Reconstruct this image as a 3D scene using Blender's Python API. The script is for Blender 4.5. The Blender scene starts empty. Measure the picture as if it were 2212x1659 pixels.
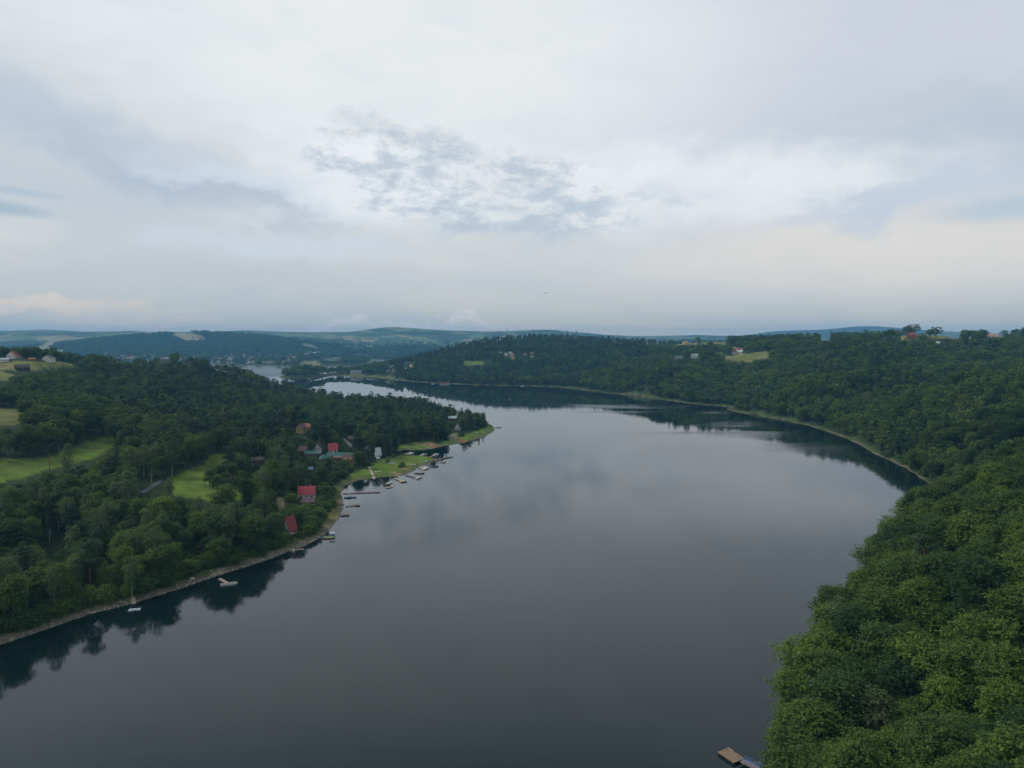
import bpy, math, random
import numpy as np
from mathutils import Vector, Matrix

SC = bpy.context.scene
COL = SC.collection
rnd = random.Random(7)
rng = np.random.default_rng(11)

# ------------------------------------------------------------------ camera
# photo coordinates used below: 2212 x 1659 grid, focal length 1522 grid units
F, CU, CV, CAMZ = 1522.0, 1106.0, 829.5, 100.0
PITCH = math.atan((829.5 - 742.0) / F)
cam_d = bpy.data.cameras.new('camera')
cam = bpy.data.objects.new('camera', cam_d)
COL.objects.link(cam)
cam.location = (0, 0, CAMZ)
cam.rotation_euler = (math.pi / 2 - PITCH, 0, 0)
cam_d.sensor_width = 36.0
cam_d.lens = 36.0 * F / 2212.0
cam_d.clip_start = 1.0
cam_d.clip_end = 60000.0
SC.camera = cam
SC.render.resolution_x, SC.render.resolution_y = 1024, 768

SC.view_settings.view_transform = 'Standard'
SC.view_settings.look = 'None'
SC.view_settings.exposure = 0.35
SC.view_settings.gamma = 1.0
SC.render.engine = 'CYCLES'
cy = SC.cycles
cy.max_bounces = 6; cy.diffuse_bounces = 2; cy.glossy_bounces = 3
cy.transmission_bounces = 3; cy.volume_bounces = 0; cy.transparent_max_bounces = 8
cy.caustics_reflective = False; cy.caustics_refractive = False
cy.use_denoising = True

cp, sp = math.cos(PITCH), math.sin(PITCH)
def ray(u, v):
    a, b = (u - CU) / F, (CV - v) / F
    return a, cp + b * sp, -sp + b * cp
def at_depth(u, v, d):                       # point of the ray at forward distance d
    x, y, z = ray(u, v)
    return x / y * d, d, CAMZ + z / y * d
def on_plane(u, v, z=0.0):
    x, y, zz = ray(u, v)
    t = (z - CAMZ) / zz
    return x * t, y * t
def project(x, y, z):                        # arrays allowed
    dz = z - CAMZ
    fw = y * cp - dz * sp
    up = y * sp + dz * cp
    return CU + F * x / fw, CV - F * up / fw

# ------------------------------------------------------------------ sun
SUN_EL, SUN_AZ = 44.0, -75.0                  # azimuth measured from +Y towards +X
sl = bpy.data.lights.new('sun', 'SUN')
sl.energy = 1.7; sl.angle = math.radians(24); sl.color = (1.0, 0.96, 0.9)
sun = bpy.data.objects.new('sun', sl); COL.objects.link(sun)
ce = math.cos(math.radians(SUN_EL))
sdir = Vector((ce * math.sin(math.radians(SUN_AZ)), ce * math.cos(math.radians(SUN_AZ)), math.sin(math.radians(SUN_EL))))
sun.rotation_euler = sdir.to_track_quat('Z', 'Y').to_euler()

# ------------------------------------------------------------------ node helpers
class NT:
    def __init__(self, tree): self.t = tree; self.n = tree.nodes; self.l = tree.links
    def new(self, typ, **kw):
        n = self.n.new(typ)
        for k, v in kw.items(): setattr(n, k, v)
        return n
    def put(self, sock, v):
        if isinstance(v, bpy.types.NodeSocket): self.l.new(v, sock)
        elif v is not None:
            if hasattr(sock.default_value, '__len__') and not isinstance(v, (int, float)):
                v = list(v)
                if len(sock.default_value) == 4 and len(v) == 3: v = v + [1.0]
            sock.default_value = v
    def math(self, op, a, b=None, c=None, clamp=False):
        n = self.new('ShaderNodeMath', operation=op, use_clamp=clamp)
        self.put(n.inputs[0], a)
        if b is not None: self.put(n.inputs[1], b)
        if c is not None: self.put(n.inputs[2], c)
        return n.outputs[0]
    def mix(self, f, a, b, mode='MIX'):
        n = self.new('ShaderNodeMix', data_type='RGBA', blend_type=mode)
        self.put(n.inputs[0], f); self.put(n.inputs[6], a); self.put(n.inputs[7], b)
        return n.outputs[2]
    def ramp(self, f, stops):
        n = self.new('ShaderNodeValToRGB')
        cr = n.color_ramp
        while len(cr.elements) < len(stops): cr.elements.new(0.5)
        for e, (p, c) in zip(cr.elements, stops):
            e.position = p
            e.color = (c, c, c, 1) if isinstance(c, (int, float)) else tuple(c) + (1,)
        self.put(n.inputs[0], f)
        return n.outputs[0]
    def noise(self, vec, scale, detail=4, rough=0.5, dist=0.0, dims='3D'):
        n = self.new('ShaderNodeTexNoise', noise_dimensions=dims)
        self.put(n.inputs['Vector'], vec)
        self.put(n.inputs['Scale'], scale); self.put(n.inputs['Detail'], detail)
        self.put(n.inputs['Roughness'], rough); self.put(n.inputs['Distortion'], dist)
        return n.outputs[0]
    def mapping(self, vec, loc=(0, 0, 0), rot=(0, 0, 0), scale=(1, 1, 1), typ='POINT'):
        n = self.new('ShaderNodeMapping', vector_type=typ)
        self.put(n.inputs[0], vec)
        n.inputs[1].default_value = loc; n.inputs[2].default_value = rot; n.inputs[3].default_value = scale
        return n.outputs[0]

def lin(r, g, b):
    f = lambda c: (c / 255 / 12.92) if c <= 10 else ((c / 255 + 0.055) / 1.055) ** 2.4
    return (f(r), f(g), f(b))

# ------------------------------------------------------------------ world: overcast evening sky
world = bpy.data.worlds.new('World')
SC.world = world
world.use_nodes = True
world.node_tree.nodes.clear()
W = NT(world.node_tree)
try:
    world.cycles.sampling_method = 'MANUAL'; world.cycles.sample_map_resolution = 512
except Exception: pass
wc = W.new('ShaderNodeTexCoord').outputs['Generated']
sep = W.new('ShaderNodeSeparateXYZ'); W.put(sep.inputs[0], wc)
DX, DY, DZ = sep.outputs
az = W.math('MULTIPLY', W.math('ARCTAN2', DX, DY), 57.29578)
el = W.math('MULTIPLY', W.math('ARCSINE', DZ), 57.29578)
def azel(u, v):
    x, y, z = ray(u, v)
    n = math.sqrt(x * x + y * y + z * z)
    return math.degrees(math.atan2(x, y)), math.degrees(math.asin(z / n))
comb = W.new('ShaderNodeCombineXYZ'); W.put(comb.inputs[0], az); W.put(comb.inputs[1], el)
P = comb.outputs[0]
# cloud plane coordinates (a flat cloud deck seen in perspective)
zz = W.math('ADD', W.math('MAXIMUM', DZ, 0.0), 0.06)
cpl = W.new('ShaderNodeCombineXYZ')
W.put(cpl.inputs[0], W.math('DIVIDE', DX, zz)); W.put(cpl.inputs[1], W.math('DIVIDE', DY, zz))
PL = cpl.outputs[0]
n_big = W.noise(W.mapping(PL, rot=(0, 0, 0.35), scale=(0.16, 0.38, 1)), 1.0, 5, 0.5, 0.6)
n_fine = W.noise(W.mapping(P, scale=(0.10, 0.28, 1)), 1.0, 8, 0.62, 0.3)
n_puff = W.noise(W.mapping(P, rot=(0, 0, 0.25), scale=(0.15, 0.34, 1)), 1.25, 9, 0.72, 0.15)
# wobbled direction for soft irregular cloud edges
wob = W.new('ShaderNodeTexNoise'); W.put(wob.inputs['Vector'], W.mapping(P, scale=(0.16, 0.3, 1)))
wob.inputs['Scale'].default_value = 1.0; wob.inputs['Detail'].default_value = 6; wob.inputs['Roughness'].default_value = 0.6
vm = W.new('ShaderNodeVectorMath', operation='MULTIPLY_ADD')
W.put(vm.inputs[0], wob.outputs['Color']); vm.inputs[1].default_value = (14, 7, 0); W.put(vm.inputs[2], P)
PW0 = vm.outputs[0]
PWn = W.new('ShaderNodeVectorMath', operation='SUBTRACT'); W.put(PWn.inputs[0], PW0); PWn.inputs[1].default_value = (7, 3.5, 0)
PW = PWn.outputs[0]
def blob(u, v, ru, rv, rot=0.0, src=None, power=1.0):
    a0, e0 = azel(u, v)
    k = 57.29578 / F
    m = W.mapping(src or PW, loc=(a0, e0, 0), rot=(0, 0, math.radians(rot)), scale=(ru * k, rv * k, 1), typ='TEXTURE')
    g = W.new('ShaderNodeTexGradient', gradient_type='SPHERICAL'); W.put(g.inputs[0], m)
    f = W.new('ShaderNodeMapRange', interpolation_type='SMOOTHSTEP'); W.put(f.inputs[0], g.outputs['Fac'])
    f.inputs[2].default_value = power if power < 1 else 1.0
    f.inputs[2].default_value = 0.75
    return f.outputs[0]
eln = W.math('DIVIDE', el, 40.0, clamp=True)
base = W.ramp(eln, [(0.0, (0.84, 0.70, 0.48)), (0.05, (0.67, 0.61, 0.48)), (0.125, (0.61, 0.60, 0.56)), (0.25, (0.62, 0.635, 0.62)), (0.40, lin(213, 216, 215)),
                    (0.62, lin(212, 216, 216)), (0.80, lin(158, 169, 170)), (1.0, lin(144, 156, 158))])
c = base
c = W.mix(W.math('MULTIPLY', W.ramp(n_big, [(0.42, 0.0), (0.68, 1.0)]), 0.35), c, lin(184, 194, 204))
def lay(c, g, col, amt): return W.mix(W.math('MULTIPLY', g, amt, clamp=True), c, col)
n_over = W.noise(W.mapping(P, scale=(0.07, 0.16, 1)), 1.0, 6, 0.55, 0.4)
c = W.mix(W.math('MULTIPLY', W.ramp(n_over, [(0.42, 0.0), (0.64, 1.0)]), 0.36), c, lin(170, 182, 192))
c = lay(c, blob(1900, 60, 1150, 560, 5, P), lin(189, 194, 204), 0.9)          # lavender grey, upper right
c = lay(c, blob(2150, 320, 760, 150, 3), lin(174, 184, 194), 0.75)
c = lay(c, blob(20, 250, 760, 260, -14), lin(180, 187, 194), 0.7)         # left grey band
c = lay(c, blob(330, 345, 470, 70, -17), lin(168, 179, 193), 0.85)
c = lay(c, blob(560, 395, 330, 34, -12), lin(198, 207, 216), 0.7)
c = lay(c, blob(120, 590, 900, 70, 0), lin(186, 191, 190), 0.4)
c = lay(c, blob(640, 605, 900, 60, 0), lin(190, 192, 194), 0.35)
c = lay(c, blob(1500, 655, 1400, 60, 0), lin(193, 194, 188), 0.3)
c = lay(c, blob(620, 520, 420, 45, 0), lin(199, 206, 214), 0.7)
c = lay(c, blob(900, 110, 1000, 330, 0, P), lin(218, 220, 220), 0.9)
c = lay(c, blob(1520, 400, 640, 130, -4), lin(222, 224, 225), 0.9)          # bright gap
c = lay(c, blob(800, 385, 330, 110, -10), lin(224, 227, 230), 0.8)
c = lay(c, blob(1950, 545, 760, 120, 0, P), lin(217, 210, 201), 0.85)          # warm patch right
c = lay(c, blob(1930, 435, 300, 45, 8), lin(188, 195, 206), 0.9)
c = lay(c, blob(2200, 447, 170, 30, 2, P), lin(168, 186, 198), 0.7)           # blue gap right
c = lay(c, blob(-5, 447, 105, 18, -4, P), lin(152, 170, 184), 0.8)
c = lay(c, blob(30, 412, 100, 10, -3, P), lin(168, 180, 192), 0.8)
# puffed broken cloud in the centre
pf = W.math('MAXIMUM', blob(910, 375, 270, 120, -22), blob(1130, 425, 300, 105, 4))
pf = W.math('MAXIMUM', pf, blob(760, 335, 150, 55, -3))
pmask = W.ramp(n_puff, [(0.43, 0.0), (0.56, 1.0)])
c = W.mix(W.math('MULTIPLY', pf, 0.35), c, lin(222, 224, 225))
c = W.mix(W.math('MULTIPLY', W.math('MULTIPLY', W.ramp(pf, [(0.05, 0.0), (0.55, 1.0)]), pmask), 0.9), c, lin(176, 186, 196))
c = lay(c, W.math('MULTIPLY', blob(1250, 460, 300, 60, 8), pmask), lin(180, 189, 199), 0.8)
# pinkish clouds just over the left horizon
c = lay(c, W.math('MULTIPLY', blob(150, 655, 330, 22, -2), W.ramp(n_fine, [(0.38, 0.2), (0.55, 1.0)])), lin(234, 214, 194), 0.75)
c = lay(c, W.math('MULTIPLY', blob(290, 695, 220, 20, -4), W.ramp(n_fine, [(0.38, 0.2), (0.55, 1.0)])), lin(228, 208, 194), 0.7)
c = lay(c, blob(700, 697, 160, 16, 0), lin(222, 214, 212), 0.8)
c = lay(c, blob(960, 697, 160, 14, 0), lin(226, 216, 212), 0.8)
c = W.mix(W.math('MULTIPLY', W.ramp(n_fine, [(0.46, 0.0), (0.66, 1.0)]), 0.12), c, lin(160, 172, 186))
sky = W.new('ShaderNodeTexSky', sky_type='NISHITA')
sky.sun_disc = False; sky.sun_elevation = math.radians(SUN_EL); sky.sun_rotation = math.radians(SUN_AZ)
bg1 = W.new('ShaderNodeBackground'); W.put(bg1.inputs[0], sky.outputs[0]); bg1.inputs[1].default_value = 0.08
bg2 = W.new('ShaderNodeBackground'); W.put(bg2.inputs[0], c); bg2.inputs[1].default_value = 1.0
ms = W.new('ShaderNodeMixShader'); ms.inputs[0].default_value = 0.96
W.l.new(bg1.outputs[0], ms.inputs[1]); W.l.new(bg2.outputs[0], ms.inputs[2])
wo = W.new('ShaderNodeOutputWorld'); W.l.new(ms.outputs[0], wo.inputs[0])

# ------------------------------------------------------------------ numpy noise
def hash2(ix, iy, seed=0):
    h = (ix.astype(np.int64) * 374761393 + iy.astype(np.int64) * 668265263 + seed * 974711) & 0xffffffff
    h = ((h ^ (h >> 13)) * 1274126177) & 0xffffffff
    return ((h ^ (h >> 16)) & 0xffffff) / float(0xffffff)
def vnoise(x, y, scale, seed=0, octaves=3):
    out = 0; amp = 1.0; tot = 0
    for o in range(octaves):
        X, Y = x / scale, y / scale
        ix, iy = np.floor(X), np.floor(Y)
        fx, fy = X - ix, Y - iy
        fx = fx * fx * (3 - 2 * fx); fy = fy * fy * (3 - 2 * fy)
        a = hash2(ix, iy, seed + o); b = hash2(ix + 1, iy, seed + o)
        cc = hash2(ix, iy + 1, seed + o); d = hash2(ix + 1, iy + 1, seed + o)
        out = out + amp * ((a * (1 - fx) + b * fx) * (1 - fy) + (cc * (1 - fx) + d * fx) * fy)
        tot += amp; amp *= 0.5; scale *= 0.5
    return out / tot
def cells(x, y, size, seed=0):               # voronoi cell id value and edge distance
    X, Y = x / size, y / size
    ix, iy = np.floor(X), np.floor(Y)
    best = np.full(X.shape, 1e9); sec = best.copy(); idv = np.zeros(X.shape)
    for ax in (-1, 0, 1):
        for ay in (-1, 0, 1):
            jx, jy = ix + ax, iy + ay
            d = (jx + hash2(jx, jy, seed) - X) ** 2 + (jy + hash2(jx, jy, seed + 5) - Y) ** 2
            v = hash2(jx, jy, seed + 9)
            m = d < best
            sec = np.where(m, best, np.minimum(sec, d))
            idv = np.where(m, v, idv); best = np.where(m, d, best)
    return idv, np.sqrt(sec) - np.sqrt(best)

# ------------------------------------------------------------------ shoreline (traced in the photo, put on the water level)
near_left = [(0,1393),(60,1373),(140,1345),(200,1325),(290,1303),(330,1290),(400,1268),(470,1243),(530,1225),(590,1205),(620,1192),(650,1183),
             (690,1163),(705,1150),(722,1130),(735,1110),(742,1095),(740,1080),(737,1062),(745,1049),(770,1038),(800,1034),(825,1031),
             (860,1029),(880,1024),(905,1009),(930,1000),(942,992),(925,986),(899,984),(878,982),(860,980),(849,975),(866,971),(889,973),
             (913,973),(936,969),(957,964),(975,961),(999,957.5),(1022,951.5),(1042,944),(1060,936),(1068,929.6),(1067,923),(1060,917)]
back_left = [(1020,908),(970,898),(930,885),(860,876),(780,874),(700,870),(640,860),(590,848),(520,828),(470,813),(400,797),(300,793),(150,789)]
far_shore = [(150,781),(300,785.5),(450,787),(518,789.5),(606,791.5),(640,792),(678,791.5),(708,790.5),(736,789.5),(770,788.8),(806,787),(817,783.5),
             (809,779),(815,776.5),(863,775.5),(872,779),(858,783),(848,786),(826,788.5),(814,795),(790,801),(758,803.5),(722,804.5),(700,808),(640,808),(612,811)]
front = [(603,815),(610,818.5),(643,818),(693,814),(718,811),(756,812.5),(793,814.5),(818,816.5),(850,819),(868,822),(886,824.7),(931,827),
         (981,829.7),(1068,832.7),(1130,834),(1190,835.5),(1215,837),(1250,841),(1330,851),(1390,857.5),(1440,865),(1500,873),(1560,877.5),(1578,880),(1568,884),
         (1582,888),(1612,894),(1640,896),(1650,901),(1700,909),(1750,920),(1800,936),(1850,957),(1900,985),(1930,998),(1960,1012),(1995,1036),(2030,1058),
         (2080,1072),(2125,1083)]
near_right = [(2128,1096),(2070,1110),(1990,1128),(1940,1152),(1905,1190),(1875,1240),(1842,1282),(1808,1332),(1782,1372),(1760,1420),(1735,1460),(1712,1520),
              (1692,1590),(1684,1650),(1680,1760),(1672,1900),(1650,2200)]
def W2(lst): return [on_plane(u, v) for u, v in lst]
lake = W2(near_left) + W2(back_left) + W2(far_shore) + W2(front) + W2(near_right)
xr, yr = lake[-1]
lake += [(xr - 5, 20), (xr - 10, -300), (-420, -300), (-300, 60), (-215, 190)]
# roughen the traced line so that the bank is not drawn with straight strokes
def roughen(pts):
    out = []
    n = len(pts)
    for i in range(n):
        (x0, y0), (x1, y1) = pts[i], pts[(i + 1) % n]
        L = math.hypot(x1 - x0, y1 - y0); d = max(60, (y0 + y1) / 2)
        k = int(min(14, max(1, L / (5 + d * 0.012))))
        nx, ny = -(y1 - y0) / max(L, 1e-6), (x1 - x0) / max(L, 1e-6)
        for j in range(k):
            t = j / k
            off = 0 if j == 0 else (rnd.random() - 0.5) * min(1.6 + d * 0.002, L * 0.08)
            out.append((x0 + (x1 - x0) * t + nx * off, y0 + (y1 - y0) * t + ny * off))
    return out
lake = np.array(roughen(lake))

def shore_dist(x, y):                        # >0 on land, <0 in the lake
    A = lake; B = np.roll(lake, -1, axis=0)
    out = np.empty(x.shape); CH = 20000
    for s in range(0, len(x), CH):
        px = x[s:s + CH, None]; py = y[s:s + CH, None]
        ex, ey = (B - A)[:, 0], (B - A)[:, 1]
        t = ((px - A[:, 0]) * ex + (py - A[:, 1]) * ey) / (ex * ex + ey * ey + 1e-12)
        t = np.clip(t, 0, 1)
        d = np.sqrt(((px - A[:, 0] - t * ex) ** 2 + (py - A[:, 1] - t * ey) ** 2).min(axis=1))
        cond = (A[:, 1] > py) != (B[:, 1] > py)
        xi = A[:, 0] + (py - A[:, 1]) / np.where(np.abs(ey) < 1e-12, 1e-12, ey) * ex
        inside = (np.sum(cond & (px < xi), axis=1) % 2) == 1
        out[s:s + CH] = np.where(inside, -d, d)
    return out

# ------------------------------------------------------------------ relief: control heights read off the photo
TH = 15.0
G = []
def g(u, v, d): G.append(at_depth(u, v, d))
def cn(u, v, d, th=TH):
    x, y, z = at_depth(u, v, d); G.append((x, y, max(0.8, z - th)))
for a in [(0,1150,292),(100,1180,292),(250,1150,308),(400,1130,315),(550,1110,335),(400,1050,372),(250,1000,395),(150,900,520),(0,850,650),(100,840,720),
          (300,840,800),(400,880,700),
          (500,900,680),(600,900,700),(700,900,760),(800,900,790),(700,870,850),(20,752,1050)]: cn(*a)
for a in [(150,781,1000),(200,794,1000),(235,792,1030),(200,797,880),(160,795,900),(250,800,900)]: cn(*a, th=20)
for a in [(300,771,1080),(350,764,1100),(430,774,1120),(500,797,1130)]: cn(*a, th=12)
for a in [(560,817,1090),(600,832,1050),(650,852,1000),(750,856,950),(850,859,900),(900,864,880),(950,886,870),(1000,898,860)]: cn(*a, th=19)
for a in [(430,1040,430),(560,1080,395),(490,990,500),(330,1050,420),(100,1010,440),(0,1030,400),(200,965,520),(240,948,550),(0,1000,430),(30,900,560),
          (0,800,860),(50,795,850),(100,779,900),(20,775,930),(150,783,950),(655,930,650),(718,978,590),(750,1000,570),(660,1080,430),(620,1150,360),(985,930,790),
          (815,985,600),(555,1000,520)]: g(*a)
for a in [(2212,1659,112),(2212,1400,150),(2000,1500,150),(2212,1200,195),(2000,1250,200),(2100,1100,270),(2212,1000,320),(2030,1062,392),(2120,1015,360),
          (2062,914,565),(2212,874,545),(2150,960,500),(2212,775,810),(2080,812,770),(1953,843,705),(1850,855,800),(2140,830,720),(1990,880,640),(2212,735,1400),(2100,717,1650),
          (1900,750,1200),(1800,760,1250),(1800,727,1550),(1700,733,1600),(1650,742,1550),(1600,740,1750),(1400,745,1950),(1500,800,1350),(1430,760,1750),
          (1714,820,1010),(1800,823,930),(1950,790,950),(1640,850,1060),(2050,770,1150),(1350,790,1650),(1350,744,2150),(1150,725,2500),(1220,726,2500),(1060,732,2450),
          (1000,745,2400),(930,768,2250),(880,783,2150),(845,791,2150),(1300,736,2400),(1000,790,1950),(1100,795,1850),(1200,790,1850),(1250,760,2200),
          (1600,825,1200),(1400,795,1350),(1300,800,1560)]: cn(*a)
for a in [(2600,1100,200),(2600,900,350),(2500,1700,90),(2400,850,620),(2212,722,1620),(2150,724,1620),(1971,728,1350),(1600,774,1400),(1640,765,1450),(1470,742,1900),(1501,772,1480),
          (1120,772,2100),(1015,784,2050),(1150,755,3300),(1000,768,3200),(1400,750,3300),
          (300,772,4200),(350,765,4600),(430,719,5800),(400,745,5200),(190,728,6000),(230,745,5200),(100,735,6200),(60,722,6800),(0,732,6500),(0,755,5500),(100,775,4300),
          (640,748,5000),(600,735,5300),(520,727,5700),(550,770,4300),(640,778,3900),(700,778,3800),(720,772,4100),
          (830,735,6800),(830,760,5300),(720,745,6200),(950,750,5600),(1000,735,6800),(1200,735,6500),(1350,735,7000),(700,765,4800),
          (1500,737,6500),(1700,737,6500),(1950,737,6500),(2200,737,6500)]: g(*a)
for u, v in [(470,718),(510,714),(560,714),(640,720),(720,721),(770,716),(800,711),(830,706),(880,708),(960,715),(1040,718),(1100,717),(1130,715),(1170,712),(1230,716),(1300,723),(1350,728)]: g(u, v, 8500)
for u, v in [(-200,724),(0,721),(40,716),(90,712),(150,715),(230,720),(280,714),(340,719),(380,719)]: g(u, v, 10000)
for u, v in [(1400,727),(1500,724),(1560,726),(1600,727)]: g(u, v, 9500)
for u, v in [(1612,727),(1650,717),(1720,714),(1780,713),(1850,705),(1900,706),(1960,713),(2010,722),(2100,735),(2212,740),(2400,742)]: g(u, v, 11500)
for u in range(-300, 2600, 300): g(u, 748, 15500)
for u in range(1380, 2500, 140):
    for d_, z_ in ((2350, 82), (3500, 70)):
        x_, y_, _ = at_depth(u, 742, d_); G.append((x_, y_, z_))
for u, d_, z_ in [(1950,760,14),(1850,900,12),(1760,1060,18),(1640,1150,14),(1900,1010,30),(2000,1200,60),(1850,1250,52),(2212,440,8),(2120,450,3),(2300,450,16),(2212,650,16),(2090,640,6),(2330,660,26),(2212,980,48),(2080,880,24),(1990,790,16),(2212,1150,76),(1800,1070,34),(1700,1250,38),(1560,1450,42),(1500,1650,50),(1620,1650,62)]:
    x_, y_, _ = at_depth(u, 742, d_); G.append((x_, y_, z_))
for p in lake[::4]:
    if p[1] > 60: G.append((p[0], p[1], 0.8))
G = np.array(G)
def lp(x, y): return np.stack([np.arctan2(x, y), 0.5 * np.log(x * x + y * y)], -1)
GP = lp(G[:, 0], G[:, 1]); GR = np.hypot(G[:, 0], G[:, 1])
C2 = 0.016 ** 2
D = np.sqrt(((GP[:, None] - GP[None]) ** 2).sum(-1) + C2)
n = len(G)
A = np.zeros((n + 1, n + 1)); A[:n, :n] = D - np.eye(n) * 0.004; A[:n, n] = 1; A[n, :n] = 1
RW = np.linalg.solve(A, np.append(G[:, 2] / GR, 0))
def rbf(x, y):
    Q = lp(x, y); out = np.empty(len(x)); CH = 20000
    for s in range(0, len(x), CH):
        q = Q[s:s + CH]
        out[s:s + CH] = np.sqrt((q[:, None, 0] - GP[:, 0]) ** 2 + (q[:, None, 1] - GP[:, 1]) ** 2 + C2) @ RW[:n] + RW[n]
    return out * np.hypot(x, y)
def height(x, y, s=None):
    if s is None: s = shore_dist(x, y)
    r = np.hypot(x, y)
    z = rbf(x, y)
    z = z + (vnoise(x, y, 110, 3, 3) - 0.5) * np.clip(s / 60, 0, 1) * np.clip(r / 300, 0.4, 2.4) * np.clip((2300 - r) / 900, 0.35, 1) * np.where(x > 0, 13, 2.2)
    z = z + (vnoise(x, y, 700, 13, 4) - 0.5) * np.clip((r - 3800) / 1500, 0, 1) * np.clip((9000 - r) / 2000, 0.15, 1) * 40
    z = np.maximum(z, 0.6)
    z = z + 17 * np.exp(-(((x + 626) / 70) ** 2 + ((y - 2130) / 85) ** 2))
    w = 7 + 0.010 * r
    zl = 0.10 + np.minimum(s, 6) * 0.09 + z * (1 - np.exp(-np.maximum(s, 0) / w)) + 0.25 * vnoise(x, y, 4, 21, 2) * np.clip(s, 0, 1)
    return np.where(s > 0, zl, np.maximum(s * 0.22, -8) - 0.02)

NA, NR = 520, 600
AZ = np.radians(np.linspace(-58, 58, NA))
RR = np.exp(np.linspace(math.log(45), math.log(16500), NR))
ra, rr = np.meshgrid(AZ, RR)
TX, TY = (rr * np.sin(ra)).ravel(), (rr * np.cos(ra)).ravel()
TS = shore_dist(TX, TY)
TZ = height(TX, TY, TS)
ZG, SG = TZ.reshape(NR, NA), TS.reshape(NR, NA)
LR0, LR1 = math.log(45), math.log(16500)
def bil(grid, x, y):
    x = np.asarray(x, float); y = np.asarray(y, float)
    ia = (np.arctan2(x, y) - AZ[0]) / (AZ[-1] - AZ[0]) * (NA - 1)
    ir = (np.log(np.hypot(x, y)) - LR0) / (LR1 - LR0) * (NR - 1)
    ia = np.clip(ia, 0, NA - 1.001); ir = np.clip(ir, 0, NR - 1.001)
    i0, j0 = ia.astype(int), ir.astype(int); fa, fr = ia - i0, ir - j0
    return (grid[j0, i0] * (1 - fa) + grid[j0, i0 + 1] * fa) * (1 - fr) + (grid[j0 + 1, i0] * (1 - fa) + grid[j0 + 1, i0 + 1] * fa) * fr
def gz(x, y): return float(bil(ZG, np.array([x]), np.array([y]))[0])
def hit(u, v, dmin=60, dmax=12000):          # first ground or water point seen through a photo position
    x, y, z = ray(u, v)
    d = np.exp(np.linspace(math.log(dmin), math.log(dmax), 3000))
    zr = CAMZ + z / y * d
    zg = np.maximum(bil(ZG, x / y * d, d), 0)
    k = np.nonzero(zr <= zg)[0]
    i = k[0] if len(k) else len(d) - 1
    return x / y * d[i], d[i], max(float(zg[i]), 0.0)

# ------------------------------------------------------------------ land cover
def in_poly(u, v, poly):
    r = np.zeros(u.shape, bool); n = len(poly)
    for i in range(n):
        (x0, y0), (x1, y1) = poly[i], poly[(i + 1) % n]
        if y0 == y1: continue
        r ^= ((y0 > v) != (y1 > v)) & (u < (x1 - x0) * (v - y0) / (y1 - y0) + x0)
    return r
MEADOWS = [   # (outline, nearest, farthest forward distance, colour key)
    ([(-60,995),(60,990),(120,985),(180,958),(250,938),(262,950),(215,985),(160,1003),(100,1015),(60,1032),(-60,1050)], 330, 680, 'g'),
    ([(-60,876),(40,884),(72,903),(30,918),(-60,926)], 450, 720, 'y'),
    ([(375,1070),(366,1040),(385,1022),(440,1003),(452,985),(470,979),(518,980),(520,992),(500,1003),(470,1010),(450,1024),(475,1052),(520,1055),(556,1068),(540,1084),(430,1080)], 360, 620, 'g'),
    ([(-60,787),(40,779),(176,780),(186,787),(120,793),(60,801),(-60,800)], 700, 1100, 'y'),
    ([(-60,806),(10,804),(36,812),(20,822),(-60,820)], 600, 1000, 'y'),
    ([(800,1040),(740,1060),(748,1100),(725,1135),(700,1155),(690,1130),(715,1100),(722,1050),(760,1020),(800,1010),(818,992),(850,984),(950,978),(950,1000),(900,1030)], 380, 720, 'g'),
    ([(1072,935),(1042,948),(1000,962),(955,968),(940,958),(1000,942),(1030,930),(1062,916),(1075,920)], 700, 950, 'g'),
    ([(860,975),(850,966),(880,958),(930,952),(950,966),(920,978)], 600, 760, 'g'),
    ([(1538,776),(1570,768),(1606,765),(1650,759),(1672,762),(1662,774),(1620,781),(1570,780)], 1200, 1800, 'y'),
    ([(1535,768),(1545,762),(1562,760),(1568,766)], 1200, 1900, 'g'),
    ([(1430,738),(1575,736),(1575,744),(1430,745)], 1500, 2400, 'y'),
    ([(1905,726),(1985,723),(2078,720),(2080,725),(2130,725),(2132,721),(2212,721),(2400,718),(2400,726),(2212,727),(2080,731),(1905,732)], 1150, 2300, 'y'),
    ([(1830,731),(1900,729),(1960,728),(1960,733),(1880,733),(1830,735)], 1250, 1900, 'y'),
    ([(998,780),(1045,780),(1045,788),(1000,790)], 1800, 2300, 'g'),
    ([(640,791),(655,780),(690,781),(692,790)], 3000, 4200, 'y'),
    ([(88,727),(136,727),(182,729),(182,732),(140,733),(120,740),(100,752),(138,756),(138,760),(66,752),(96,745),(104,735),(88,732)], 4500, 8000, 't'),
    ([(380,720),(412,720),(438,726),(430,735),(400,735),(372,722)], 4500, 7000, 't'),
]
PU, PV = project(TX, TY, TZ)
Rr = np.hypot(TX, TY)
colors = np.zeros((len(TX), 4)); colors[:, 3] = 1
def setc(m, col): colors[m, :3] = col
GC = {'g': (0.105, 0.175, 0.022), 'y': (0.135, 0.148, 0.042), 't': (0.26, 0.24, 0.12)}
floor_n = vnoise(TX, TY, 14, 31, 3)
colors[:, 0] = 0.020 + 0.02 * floor_n; colors[:, 1] = 0.034 + 0.03 * floor_n; colors[:, 2] = 0.014 + 0.008 * floor_n
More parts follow.
